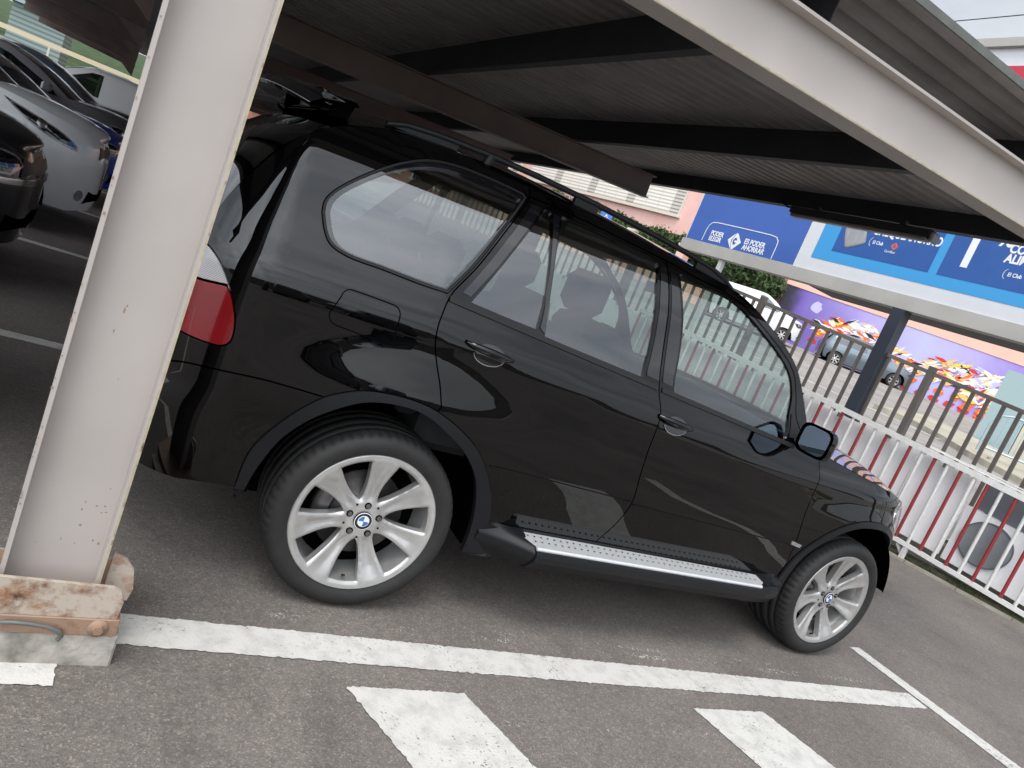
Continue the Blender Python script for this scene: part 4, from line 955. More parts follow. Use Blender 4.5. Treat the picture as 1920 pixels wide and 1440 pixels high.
mb = MB(); mb.poly([bp(-2.4, zb(-2.4)+.08, .12), bp(1.80, zb(1.8)+.08, .12), bp(1.80, zb(1.8)+.70, .12), bp(-2.4, zb(-2.4)+.74, .12)], (.12, .04, 0)); rel(mb, cab).build('cabinet_body', 'wboard', cab)
mb = MB(); q = [(1.50+.235*cos(2*pi*i/48), .535+.24*sin(2*pi*i/48)) for i in range(48)]
mb.poly([bp(a, b, .095) for a, b in q], (.024, .0076, 0)); lid = rel(mb, cab).build('round_lid', 'greyp', cab)
mb = MB(); mb.add([bp(1.50+r*cos(2*pi*i/48), .535+r*sin(2*pi*i/48), .092) for r in (.235, .222) for i in range(48)], [(i, (i+1) % 48, (i+1) % 48+48, i+48) for i in range(48)]); rel(mb, cab).build('lid_rim', 'greyd', lid)
for a, b in ((1.28, 1.76), (.86, 1.24), (.30, .80), (-.4, .2)):
    mb = MB(); mb.poly([bp(a, zb(a)+.71, .20), bp(b, zb(b)+.71, .20), bp(b, zb(b)+1.0, .20), bp(a, zb(a)+1.0, .20)], (.10, .03, 0)); rel(mb, cab).build('grey_unit', 'greyd', cab)
bf = thing('picket_fence', 'tall dark steel picket fence running between parking and street', 'fence', (FX(2, .6), 2, 0))
def zt(y): return 1.98+.062*(y-2.38)
for (z_, nm) in ((0, 'top_rail'), (-1.62, 'bottom_rail')):
    mb = MB(); mb.bar(bp(-6, zt(-6)+z_, .6), bp(15, zt(15)+z_, .6), .035, .045); rel(mb, bf).build(nm, 'fence', bf)
y = -2.2; i = 0
while y < 13.2:
    mb = MB(); a = bp(y, zt(y)-1.597, .6); b = bp(y, zt(y)-.023, .6); mb.bar(a, b, .040, .024, (1, 0, 0)); 
    if i < 100: rel(mb, bf).build('picket', 'fence', bf)
    y += .155; i += 1
for y in (-1.5, .7, 2.91, 5.12, 7.33, 9.5, 11.7):
    mb = MB(); mb.bar(bp(y, street_z(FX(y, .6), y)-.1, .6), bp(y, zt(y)+.075, .6), .072, .072, (1, 0, 0)); rel(mb, bf).build('fence_post', 'fence', bf)

# ------------------------------------------------------------------ advertising board over the fence
aB = radians(95.5); ob = Vector((6.96, 3.5, 0))
dB = Vector((-cos(aB), -sin(aB), 0)); nB = Vector((-sin(aB), cos(aB), 0))          # to the right seen from the cars; towards the viewer
bb = thing('advertising_board', 'huge blue and white supermarket savings board on a grey beam above the fence', 'billboard', (6.6, 7.4, 0))
bb.rotation_euler = (0, 0, atan2(dB.y, dB.x)); O = Vector((6.96-.0963*3.9, 3.5+.9953*3.9, 0)); bb.location = O
def by(y): return (7.4-y)/.9953      # distance along the board from its left end
MT.update(bbblue=mat('printed blue', hx('3f62ad'), .45, var=.12, vscale=.8), bbnavy=mat('printed navy', hx('28569c'), .45, var=.08), bbcyan=mat('printed light blue', hx('3c97d0'), .45), bbwhite=mat('printed white', (.66, .66, .68), .45, var=.04), bbgrey=mat('grey beam cladding', (.44, .42, .385), .6, var=.15, vscale=2.), bbdark=mat('dark soffit', (.012, .012, .014), .6), bbred=mat('printed red', (.48, .03, .06), .45), ink=mat('printed lettering', (.80, .80, .82), .45), peach=mat('printed red orange', (.62, .13, .08), .45))
def brd(name, s0, s1, z0, z1, off, m, par=bb, th=.003):
    mb = MB(); mb.box(s0, s1, -off-th, -off, z0, z1) ; return mb.build(name, m, par)   # local x right, local -y towards viewer
EXT = 7.4
back = brd('backing_panel', 0, EXT, 2.775, 5.76, 0, 'bbwhite', th=.06)
brd('top_cap', -.03, EXT, 5.76, 5.86, -.04, 'bbgrey', th=.16)
brd('grey_beam', -.04, EXT, 2.60, 2.772, -.12, 'bbgrey', th=.20)
brd('canopy_slab', 2.35, EXT, 2.615, 2.76, -.85, 'bbdark', th=.725)
brd('blue_field', .02, by(5.21), 2.78, 5.5, .0605, 'bbblue', back)
cy = brd('light_blue_field', by(4.99), EXT, 2.945, 5.5, .0605, 'bbcyan', back)
brd('navy_field', by(4.73), by(3.39), 3.09, 5.0, .064, 'bbnavy', back)
brd('navy_field', by(3.285), by(1.85), 3.09, 5.0, .064, 'bbnavy', back)
mb = MB(); s_ = by(4.0)
mb.poly([(s_-.05, -.068, 4.9), (s_+.75, -.068, 4.9), (s_+.75, -.068, 5.55), (s_-.05, -.068, 5.55)]); mb.build('red_field', 'bbred', back)
def text(s, size, x, z, m, par, off=.067, align='LEFT', bold=.0, shear=0., ext=.002, width=1.):
    cu = bpy.data.curves.new('t', 'FONT'); cu.body = s; cu.size = size; cu.extrude = ext; cu.align_x = align; cu.offset = bold; cu.shear = shear; cu.space_line = .82; cu.resolution_u = 4
    o = bpy.data.objects.new('t', cu); C.objects.link(o); bpy.context.view_layer.update()
    me = bpy.data.meshes.new_from_object(o.evaluated_get(bpy.context.evaluated_depsgraph_get())); bpy.data.objects.remove(o)
    me.transform(Matrix.Translation((x, -off, z)) @ Matrix.Rotation(pi/2, 4, 'X') @ Matrix.Diagonal((width, 1, 1, 1)))
    me.materials.clear(); me.materials.append(MT[m]); o = bpy.data.objects.new('lettering', me); C.objects.link(o); o.parent = par; return o
text('PODER\nELEGIR', .105, by(6.90)-.0, 2.915, 'ink', back, bold=.003, width=.80)
text('ES PODER\nAHORRAR', .112, by(6.19), 2.905, 'ink', back, bold=.003, width=.80)
# supermarket emblem: two opposed arrow shapes with a C cut between them
def emblem(cx, cz, s, par, m1='ink', m2='ink', off=.067):
    mb = MB()
    L = [(-.02,.50),(-.10,.52),(-.55,.06),(-.58,0),(-.55,-.06),(-.10,-.52),(-.02,-.50),(-.20,-.28),(-.12,-.30),(-.30,-.06),(-.32,0),(-.30,.06),(-.12,.30),(-.20,.28)]
    L = [(-.10,.52),(-.58,.0),(-.10,-.52),(-.20,-.24),(-.30,0),(-.20,.24)]
    mb.poly([(cx+a*s, -off, cz+b*s) for a, b in L], (0, -.002, 0)); mb.build('emblem_arrow', m1, par)
    mb = MB()
    Rr = [(-.02,.56),(.12,.50),(.58,.0),(.12,-.50),(-.02,-.56),(-.12,-.34),(-.20,-.10),(-.20,.10),(-.12,.34)]
    hole = [(.16,.18),(.02,.26),(-.08,.14),(-.12,0),(-.08,-.14),(.02,-.26),(.16,-.18),(.20,-.06),(.06,-.08),(.0,0),(.06,.08),(.20,.06)]
    v, f, l = triang(Rr, [hole], .2); mb.add([(cx+a*s, -off-.002, cz+b*s) for a, b in v], f); mb.build('emblem_arrow', m2, par)
emblem(by(6.38), 2.905, .235, back)
mb = MB()
arcp = [(by(7.03), 2.80), (by(7.02), 2.98), (by(7.0), 3.06), (by(6.95), 3.105), (by(6.86), 3.12), (by(6.3), 3.12), (by(5.78), 3.115), (by(5.66), 3.10), (by(5.61), 3.05), (by(5.60), 2.98), (by(5.60), 2.79)]
for a, b in zip(arcp, arcp[1:]): mb.bar((a[0], -.068, a[1]), (b[0], -.068, b[1]), .003, .012, (0, -1, 0) if False else (0, 0, 1) if abs(a[0]-b[0]) > abs(a[1]-b[1]) else (1, 0, 0))
mb.build('outline', 'ink', back)
text('CHEQUEAHORRO', .155, by(4.27), 3.405, 'ink', back, bold=.004, width=.70)
for x_ in (4.22, 2.56):
    text('El Club', .062, by(x_), 3.285 if x_ > 4 else 3.235, 'ink', back, bold=.001, width=.8)
    emblem(by(x_-.30), 3.305 if x_ > 4 else 3.255, .085, back, 'peach', 'peach'); text('Carrefour', .05, by(x_-.20), 3.215 if x_ > 4 else 3.17, 'ink', back, width=.7)
    mb = MB(); q = [(by(x_+.02)-.03*0+(-.05)*1+.0, 0)]
    pts = [(by(x_+.045)+.035-.035*cos(radians(a)), (3.305 if x_ > 4 else 3.255)+.055*sin(radians(a))) for a in range(-80, 81, 20)]
    for a, b in zip(pts, pts[1:]): mb.bar((a[0], -.068, a[1]), (b[0], -.068, b[1]), .004, .004)
    mb.build('outline', 'ink', back)
text('1', .62, by(3.16), 3.25, 'ink', back, bold=.02, width=.8)
text('%', .30, by(2.80), 3.545, 'ink', back, bold=.006, width=.8)
text('EN TU\nCOMPRA\nALIMENTACIÓN', .135, by(2.66), 3.60, 'ink', back, bold=.005, width=.8)
mb = MB(); mb.lathe([(.0001, .155), (.12, .15), (.145, .12), (.15, 0), (.145, -.12), (.12, -.15), (.0001, -.155)], 24, 'z'); 
an = radians(24); mb.v = [(by(4.49)+x*cos(an)-z*sin(an)*.9, -.07-abs(y)*.04, 3.35+x*sin(an)+z*cos(an)) for x, y, z in mb.v]; mb.build('printed_roll', 'bbwhite', back)
mb = MB(); mb.box(by(3.5)-.08, by(3.5)+.08, -.08, .08, .06, 2.60); p1_ = mb.build('dark_post', 'postd', bb)
mb = MB(); mb.box(by(3.5)-.082, by(3.5)+.082, -.082, .082, .10, .90); mb.build('red_base_band', 'rpaint', p1_)
mb = MB(); mb.box(by(6.5)-.035, by(6.5)+.035, -.04, .04, .06, 2.58); mb.build('white_post', 'wpost', bb)
mb = MB(); mb.box(by(-2.5)-.08, by(-2.5)+.08, -.08, .08, .06, 2.60); mb.build('dark_post', 'postd', bb)
# ------------------------------------------------------------------ other cars
def gcar(nm, label, col, wb=2.58, fo=.84, ro=.72, W=1.78, H=1.50, zb_=.98, zh=.92, lamp='round', grille=True, group=None, cat_='car', van=False, rough=.3, metal=0., wscr=1.12, chrome_=False, lampm='clearlens', cap='alloy'):
    mt = mat(nm+' paint', col, rough, metal, coat=1., coatr=.015, spec=.4)
    c = thing(nm, label, cat_, group=group)
    lo = zb_-.10
    fl = Flank(W, ([.18,.40,.62,.78,lo,zb_,(zb_+H)/2,H-.10,H-.02,H+.06], [.06,.02,.0,.0,.018,.06,.150 if not van else .09,.235 if not van else .13,.30 if not van else .17,.42]),
        ([.18,.4,.65,zb_,(zb_+H)/2,H-.06,H+.05], [-ro+.06,-ro-.02,-ro-.02,-ro+.02,-ro+.16,-ro+.34,-ro+.5] if not van else [-ro]*7),
        ([.18,.45,.70,zh-.12,zh,zh+.1], [wb+fo-.05,wb+fo,wb+fo,wb+fo-.07,wb+fo-.22,wb+fo-.40]),
        -.20, -1.0, .55, 2.4, wb-.06, wb-.06+1.18, .66, 2.3, bow=.010, xm=wb/2, bumps=((0, .62, .6, .34, .02), (wb, .62, .6, .34, .02)))
    ue, ur = fl.uend(.6), fl.uend(.6, False)
    cx1 = wb-wscr*.32; cx2 = wb-wscr       # cowl, top of the windscreen
    FTc = sm([(-ro+.34, H-.07), (0.0, H-.015), (cx2-.35, H), (cx2, H-.035), ((cx1+cx2)/2+.05, (H+zb_)/2+.06), (cx1+.12, zb_+.045)], .05) if not van else sm([(-ro+.02, H-.02), (0., H), (cx2-.1, H), (cx2+.08, H-.05), ((cx1+cx2)/2+.12, (H+zb_)/2+.05), (cx1+.14, zb_+.045)], .05)
    FHc = sm([FTc[-1], (wb+.05, (zb_+zh)/2+.03), (wb+.38, zh-.01), (wb+.80, zh-.09), (ue-.25, zh-.13), (ue, zh-.14)], .06)
    iw = min(range(len(FTc)), key=lambda i: abs(FTc[i][0]-cx2))
    r = .355
    low = [(ur, .30), (-.55, .25)]+arc(0, .31, r, 188, -8, .04)+[(.5, .22), (wb-.5, .22)]+arc(wb, .31, r, 188, -8, .04)+[(wb+.6, .24), (ue, .26)]
    body = cat(low, FHc[::-1], FTc[::-1], [(-ro+.10, H-.07), (ur, H-.10) if False else (-.62, zb_+.02), (ur, zb_)])
    # side windows
    zt_ = lambda x: H-.085 if x < cx2-.1 else max(zb_+.04, H-.085-(x-cx2+.1)/(cx1-cx2+.16)*(H-.12-zb_))
    bx = wb*.47
    w1 = cat([(-.18, zb_+.03), (bx-.05, zb_+.01), (bx-.05, H-.10)], [(.35, H-.10), (-.02, H-.13)]); w2 = cat([(bx+.04, zb_+.01), (cx1-.02, zb_+.015)], [(cx1-.14, zb_+.12), (cx2+.02, H-.125), (cx2-.14, H-.10), (bx+.04, H-.10)])
    bods = panel(fl, 'body', body, mt, (c, c), holes=[w2] if van else [w1, w2], both=True, step=.09, gap=0, th=.01)
    for w_ in ([w2] if van else [w1, w2]): panel(fl, 'side_window', inset_poly(w_, -.004), 'glassd', (c, c), off=-.008, both=True, step=.15, gap=0, th=0)
    cross(fl, 'roof', FTc[:iw+1], 0., .04, mt, c, ns=12); cross(fl, 'windscreen', FTc[iw:], lambda t: .04+.10*t, .03, 'glassd', c, ns=14)
    cross(fl, 'bonnet', FHc, lambda t: .14*(1-t)+.0*t, lambda t: .03+.04*sin(pi*min(1, t*1.1)), mt, c, ns=14)
    mb = MB(); mb.box(-ro+.12, wb+.45, .12, W-.12, .24, .80); mb.box(-.3, .3, .3, W-.3, .2, .9); mb.box(wb-1.2, wb-.5, .15, W-.15, .8, zb_+.02); mb.build('cabin', 'void', c)
    for y in (.25, W-.70):
        mb = MB(); mb.box(wb*.36, wb*.36+.14, y, y+.45, .75, zb_+.22, bev=.03); mb.box(wb*.36, wb*.36+.09, y+.12, y+.34, zb_+.25, zb_+.40, bev=.03); mb.build('seat', 'seat', c)
    # face
    fe = wb-.06
    if lamp == 'long':
        lp = cat(sm([(fe+.02, zh+.005), (fe+.22, zh-.05), (fe+.50, zh-.15), (fe+.62, zh-.235), (fe+.60, zh-.27)], .03), sm([(fe+.42, zh-.235), (fe+.20, zh-.14), (fe+.02, zh+.005)], .03))
    elif lamp == 'wide':
        lp = cat(sm([(fe+.34, zh-.10), (fe+.60, zh-.115), (fe+.92, zh-.17), (fe+.95, zh-.22)], .03), sm([(fe+.80, zh-.285), (fe+.50, zh-.27), (fe+.36, zh-.20), (fe+.34, zh-.10)], .03))
    else:
        lp = cat(sm([(fe+.36, zh-.12), (fe+.62, zh-.12), (fe+.86, zh-.15), (fe+.90, zh-.22)], .03), sm([(fe+.78, zh-.29), (fe+.50, zh-.28), (fe+.36, zh-.12)], .03))
    h = panel(fl, 'headlight', lp, lampm, (c, c), off=.005, both=True, step=.04, gap=0, th=.01)
    lc = (sum(p[0] for p in lp)/len(lp), sum(p[1] for p in lp)/len(lp))
    panel(fl, 'lamp_reflector', arc(lc[0], lc[1], .042, 0, 350, .02), 'chrome', h, off=.008, both=True, step=.03, gap=0, th=0)
    panel(fl, 'lamp_mask', inset_poly(lp, .014), 'gloss', h, off=.0065, both=True, step=.04, gap=0, th=0)
    panel(fl, 'grille', [(ue-.50, zh-.29), (ue, zh-.29), (ue, zh-.17), (ue-.44, zh-.17)], 'trim', (c, c), off=.006, both=True, step=.06, gap=0)
    if chrome_: panel(fl, 'chrome_strip', cat(sm([(fe+.34, zh-.25), (fe+.60, zh-.30), (fe+.90, zh-.30), (ue, zh-.31)], .04), sm([(ue, zh-.345), (fe+.88, zh-.34), (fe+.60, zh-.335), (fe+.34, zh-.25)], .04)), 'chrome', (c, c), off=.012, both=True, step=.05, gap=0)
    panel(fl, 'air_intake', [(ue-.60, .34), (ue, .34), (ue, .48), (ue-.56, .48)], 'void', (c, c), off=.004, both=True, step=.08, gap=0, th=0)
    panel(fl, 'fog_light', arc(fe+.74, .42, .055, 0, 350, .02), 'clearlens', (c, c), off=.006, both=True, step=.04, gap=0)
    panel(fl, 'bumper_line', [(fe+.48, .585), (ue, .585), (ue, .593), (fe+.48, .593)], 'void', (c, c), off=.003, both=True, step=.06, gap=0, th=0)
    panel(fl, 'tail_light', [(-.62, lo-.02), (-.78, lo-.02), (-.86, zb_-.02), (-.74, zb_+.0), (-.62, zb_-.03)] if not van else [(-.66, .8), (-.80, .8), (-.80, 1.2), (-.66, 1.2)], 'redlens', (c, c), off=.006, both=True, step=.05, gap=0)
    if not van: panel(fl, 'rear_window', [(-.78, zb_+.06), (ur, zb_+.06), (ur, H-.12), (-.72, H-.12)], 'glassd', (c, c), off=.004, both=True, step=.1, gap=0, th=0)
    for x0 in (bx+.01, wb-.66 if not van else wb-.7):
        panel(fl, 'door_seam', [(x0, .28), (x0+.008, .28), (x0+.008, zb_), (x0, zb_)], 'void', (c, c), off=.002, both=True, step=.1, gap=0, th=0)
    panel(fl, 'door_handle', [(bx-.24, lo-.03), (bx-.06, lo-.03), (bx-.06, lo-.005), (bx-.24, lo-.005)], mt, (c, c), off=.02, both=True, step=.05, gap=0, th=.02)
    mb = MB()
    for y in (-.16, W+.0): mb.box(cx1-.22, cx1-.08, y, y+.16, zb_+.03, zb_+.17, bev=.03)
    mb.v = mb.v; half = len(mb.v)//2
    for k_, y in enumerate((-.17, W+.01)):
        m2 = MB(); m2.box(cx1-.24, cx1-.10, y, y+.16, zb_+.03, zb_+.17, bev=.03); m2.build('door_mirror', mt, c)
    for x in (0, wb):
        for s_ in (0, 1):
            w = thing('wheel', None, None); w.parent = c; w.location = (x, W-.01 if s_ else .01, .31); w.rotation_euler = (0, 0, pi if s_ else 0)
            MB().lathe([(.20,.01),(.215,-.004),(.26,-.008),(.295,.002),(.308,.025),(.31,.06),(.31,.15),(.30,.20),(.20,.2)], 40).build('tyre', 'tyre', w)
            mb = MB(); mb.lathe([(.216,.004),(.208,-.002),(.198,.01),(.190,.05),(.185,.12),(.0001,.12)], 36)
            for j in range(7):
                a = 2*pi*j/7+.2; mb.bar((.02*cos(a), .012, .02*sin(a)), (.205*cos(a), .012, .205*sin(a)), .05, .012, (0, 1, 0))
            mb.lathe([(.0001,.004),(.055,.004),(.06,.02)], 18); mb.build('rim', cap, w)
            MB().lathe([(.0001,.10),(.184,.10)], 24).build('brake_backplate', 'void', w)
    return c
XN = -1.40
def park(c, y, x=XN, wb=2.58, fo=.84, W=1.78): c.location = (x-wb-fo, y-W/2, 0)
grp = 'cars parked in the row behind the SUV'
c1 = gcar('black_hatchback', 'black car showing only its front corner at the left edge beside the pale post', (.006, .006, .008), zb_=1.0, zh=.98, chrome_=True, group=grp); park(c1, 1.12, XN-.16)
c2 = gcar('black_saloon', 'black car with chrome strip under its headlight, in front of the silver car', (.010, .011, .014), zb_=1.02, zh=1.03, lamp='wide', chrome_=True, H=1.5, group=grp); park(c2, 4.0, XN-.28)
c3 = gcar('silver_minivan', 'silver grey minivan with long swept headlight and round fog lamp', (.78, .80, .80), zb_=1.13, zh=1.10, lamp='long', H=1.66, metal=.0, W=1.82, group=grp, rough=.35); park(c3, 6.75, XN-.05)
c4 = gcar('blue_hatchback', 'dark blue car between the silver minivan and the grey car', (.020, .045, .36), zb_=1.0, zh=1.0, lamp='wide', group=grp); park(c4, 9.5, XN-.02)
c5 = gcar('grey_estate', 'dark brown grey car with a sloping bonnet behind the blue car', (.12, .11, .115), zb_=1.10, zh=1.12, H=1.60, metal=.2, group=grp); park(c5, 12.3, XN+.05)
c6 = gcar('dark_offroader', 'dark car with blackened grille and headlight, second last in the row', (.03, .04, .055), zb_=1.12, zh=1.14, H=1.66, lampm='gloss', group=grp); park(c6, 15.1, XN+.05)
c7 = gcar('white_van', 'white van with a red tail lamp, farthest in the row', (.80, .80, .80), zb_=1.25, zh=1.15, H=1.85, van=True, group=grp); c7.location = (XN+.15, 18.8, .0); c7.rotation_euler = (0, 0, pi)
# two cars on the street
g1 = gcar('white_street_van', 'white van parked on the street in front of the purple painted wall', (.66, .67, .68), wb=2.7, fo=.8, ro=.75, zb_=1.20, zh=1.12, H=1.82, W=1.80, van=True, rough=.35)
g2 = gcar('grey_street_car', 'grey blue estate car parked below the orange and yellow lettering of the painted wall', (.12, .15, .18), wb=2.6, zb_=.98, zh=.92, H=1.48, W=1.74, rough=.3, metal=.4)
def seat_car(c, pa, pb, wb):
    "pa, pb: ground points of the rear and front wheel on the side towards the camera"
    a = Vector(pa); b = Vector(pb); d = (b-a).normalized(); rz = atan2(d.y, d.x); c.rotation_euler = (0, -math.asin(d.z), rz); c.location = a
dd = Vector((28.11-26.2, 18.05-19.7, 0)).normalized()
R2 = Vector((26.3, 19.7, street_z(26.3, 19.7)+.10)); F2_ = R2+dd*2.6; F2_.z = street_z(F2_.x, F2_.y)+.10
R2.z = 2.20; F2_.z = 2.26
seat_car(g2, R2, F2_, 2.6)
F1_ = Vector((23.60, 20.55, 2.26)); R1 = F1_-dd*2.7; R1.z = 2.12
seat_car(g1, R1, F1_, 2.7)

# ------------------------------------------------------------------ mural wall, pink building, hedge
MT.update(pink=mat('salmon render', hx('e6beb5'), .85, var=.10, vscale=.5, col2=hx('dbaea4')), pinkd=mat('peach render', hx('e8b8a6'), .85, var=.08, vscale=.8), brickc=mat('red brown building', (.45, .20, .14), .85, var=.5, vscale=1.5),
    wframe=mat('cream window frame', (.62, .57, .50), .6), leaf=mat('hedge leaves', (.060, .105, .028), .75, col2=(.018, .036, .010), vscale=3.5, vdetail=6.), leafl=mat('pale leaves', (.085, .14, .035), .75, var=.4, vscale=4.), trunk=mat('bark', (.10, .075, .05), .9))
def louvre(name, c1_, c2_, n):
    m = bpy.data.materials.new(name); m.use_nodes = True; t = m.node_tree; b = t.nodes['Principled BSDF']; g = t.nodes.new('ShaderNodeTexCoord')
    w = N(t, 'ShaderNodeTexWave', Scale=n, bands_direction='Z'); r = N(t, 'ShaderNodeValToRGB'); r.color_ramp.elements[0].color = (*c1_, 1); r.color_ramp.elements[1].color = (*c2_, 1); r.color_ramp.elements[0].position = .2; r.color_ramp.elements[1].position = .45
    t.links.new(g.outputs['Object'], w.inputs['Vector']); t.links.new(w.outputs['Fac'], r.inputs[0]); t.links.new(r.outputs[0], b.inputs['Base Color']); b.inputs['Roughness'].default_value = .6; return m
MT['louv'] = louvre('cream louvres', (.48, .45, .40), (.78, .74, .67), 1.55); MT['louvd'] = louvre('grey louvres', (.24, .23, .21), (.56, .53, .47), 1.55)  # second one is for the grey striped panels
aH = atan2(.98423, -.17541); pb_ = thing('pink_building', 'long salmon pink building with bands of cream louvred windows behind the hedge', 'building', (25, 30, 0), aH)
# local x runs along the facade away from the street corner, local y = into the building is negative side
mb = MB(); mb.box(-5.5, 62, -14, 0, 0, 16); mb.build('walls', 'pink', pb_)
mb = MB(); mb.box(-5.6, 62.1, -14.1, .12, 15.7, 16.2); mb.build('parapet', 'wframe', pb_)
random.seed(3)
for (x0, x1, z0, z1) in ((2.2, 17.6, 6.95, 8.75), (19.0, 34.5, 6.95, 8.75), (2.2, 17.6, 10.4, 12.2), (19.0, 34.5, 10.4, 12.2)):
    mb = MB(); mb.box(x0, x1, .001, .10, z0, z1); wf = mb.build('window_band', 'wframe', pb_)
    x = x0+.10; k_ = 0
    while x < x1-.3:
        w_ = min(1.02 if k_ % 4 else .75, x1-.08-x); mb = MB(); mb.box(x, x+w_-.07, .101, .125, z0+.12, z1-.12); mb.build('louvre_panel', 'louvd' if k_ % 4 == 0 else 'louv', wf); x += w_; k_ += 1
    mb = MB(); mb.box(x0-.1, x1+.1, .0, .22, z0-.10, z0-.002); mb.build('sill', 'wframe', pb_)
# mural wall
gA, gB = Vector((26.44, 24.25, 0)), Vector((32.4, 15.2, 0)); dG = (gB-gA).normalized(); Lg = (gB-gA).length
mw = thing('mural_wall', 'street wall painted purple with orange, yellow and white graffiti lettering under a peach band', 'wall', gA, atan2(dG.y, dG.x))
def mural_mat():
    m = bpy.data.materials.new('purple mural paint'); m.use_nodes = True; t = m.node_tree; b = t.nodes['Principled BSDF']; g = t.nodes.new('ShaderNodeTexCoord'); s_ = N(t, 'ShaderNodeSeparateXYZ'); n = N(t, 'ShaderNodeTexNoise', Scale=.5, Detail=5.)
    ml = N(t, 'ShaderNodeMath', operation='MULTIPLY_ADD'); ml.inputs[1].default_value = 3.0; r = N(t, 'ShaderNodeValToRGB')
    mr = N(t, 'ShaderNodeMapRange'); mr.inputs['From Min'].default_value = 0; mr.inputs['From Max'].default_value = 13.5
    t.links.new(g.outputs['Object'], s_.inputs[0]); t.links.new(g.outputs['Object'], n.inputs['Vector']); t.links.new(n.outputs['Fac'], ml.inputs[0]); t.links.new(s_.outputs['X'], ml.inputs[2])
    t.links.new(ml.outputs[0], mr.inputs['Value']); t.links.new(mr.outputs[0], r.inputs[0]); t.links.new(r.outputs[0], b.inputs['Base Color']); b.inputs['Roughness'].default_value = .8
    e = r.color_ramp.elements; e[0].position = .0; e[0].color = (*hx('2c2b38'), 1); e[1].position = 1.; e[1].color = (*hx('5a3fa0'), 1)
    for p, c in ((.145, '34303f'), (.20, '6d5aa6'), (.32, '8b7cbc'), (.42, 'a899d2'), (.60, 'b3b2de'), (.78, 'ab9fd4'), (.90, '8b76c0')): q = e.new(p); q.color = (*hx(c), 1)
    return m
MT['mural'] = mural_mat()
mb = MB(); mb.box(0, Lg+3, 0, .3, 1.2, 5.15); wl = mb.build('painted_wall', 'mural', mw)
mb = MB(); mb.box(-.05, Lg+3, -.03, .34, 5.155, 5.9); mb.build('peach_coping', 'pinkd', mw)
mb = MB(); mb.box(1.0, Lg+6, .5, 9, 1.0, 7.6); mb.build('upper_wall', 'pinkd', mw)
mb = MB(); mb.box(7.0, 7.03, .47, .499, 5.9, 7.6); mb.box(10.6, 10.63, .47, .499, 5.9, 7.6); mb.build('joint', 'trunk', mw)
pal = {k_: mat('graffiti '+k_, hx(h_), .8) for k_, h_ in dict(white='e8e6e4', orange='e8692c', yellow='e5c63a', red='c8322e', dark='26222b', peach='efb77c', crimson='b02344', pale='b9b4dc').items()}
def shard(mb, cx, cz, w, h, a, n=5, rnd=random):
    pts = []
    for i in range(n):
        t = 2*pi*i/n+rnd.uniform(-.35, .35); r_ = rnd.uniform(.55, 1.); x = cos(t)*w*r_; z = sin(t)*h*r_
        pts.append((cx+x*cos(a)-z*sin(a), z*cos(a)+x*sin(a)+cz))
    return pts
rnd = random.Random(21); lay = 0
specs = []
# left lettering mass and right lettering mass, each: block letters below, wild white/yellow shards above
def mass(x0, x1, zlo, zhi, top, seedv):
    r_ = random.Random(seedv)
    n_l = int((x1-x0)/.62)
    for i in range(n_l):                                   # block letters: stacked lozenges
        cx = x0+.3+i*.62
        for j, z in enumerate([zlo+.25+.42*q for q in range(int((zhi-zlo)/.42))]):
            specs.append((shard(None, cx+.09*j, z, .30, .23, r_.uniform(-.3, .3), 6, r_), ['red', 'orange', 'orange', 'yellow', 'yellow'][min(4, j+(1 if r_.random() > .6 else 0))]))
            specs.append((shard(None, cx+.09*j+r_.uniform(-.05, .05), z+r_.uniform(-.03, .03), .10, .07, r_.uniform(-.5, .5), 5, r_), ['peach', 'yellow', 'crimson', 'dark'][r_.randrange(4)]))
    for i in range(int((x1-x0)*48)):
        cx = r_.uniform(x0, x1); t = (cx-x0)/(x1-x0); base = zhi+(top-zhi)*(sin(pi*min(1, t*1.05))**.6)
        cz = r_.uniform(zhi-.15, base); a = r_.uniform(-.5, 1.0); k_ = r_.choices(['white', 'pale', 'yellow', 'orange', 'red', 'dark', 'peach', 'crimson'], [10, 3, 4 if cz < zhi+.5 else 1, 4.5 if cz < zhi+.4 else 1, 1.0, .9, 3, .3])[0]
        L = r_.uniform(.14, .42); specs.append(([(cx-L*cos(a), cz-L*sin(a)), (cx+.05*sin(a), cz-.07*cos(a)-.02), (cx+L*cos(a), cz+L*sin(a)), (cx-.04*sin(a), cz+.08*cos(a))], k_))
mass(1.9, 6.3, 2.75, 3.75, 4.55, 4); mass(6.4, 11.8, 2.25, 3.55, 4.45, 9); mass(8.8, 12.2, 2.0, 3.1, 3.8, 14); 
by_c = {}
for i, (p_, k_) in enumerate(specs):
    by_c.setdefault(k_, []).append([(x, -.004-.0004*i/4, z) for x, z in p_])
for k_, ps_ in by_c.items():
    mb = MB()
    for p_ in ps_: mb.poly(p_ if True else p_)
    mb.build('graffiti_lettering', pal[k_], wl)['kind'] = 'stuff'
mb = MB(); q_ = random.Random(2)
mb.poly([(1.72+.28*cos(t)*q_.uniform(.7, 1), -.003, 4.55+.34*sin(t)*q_.uniform(.7, 1)) for t in [i*.45 for i in range(14)]]); mb.build('pale_spray_patch', pal['pale'], wl)
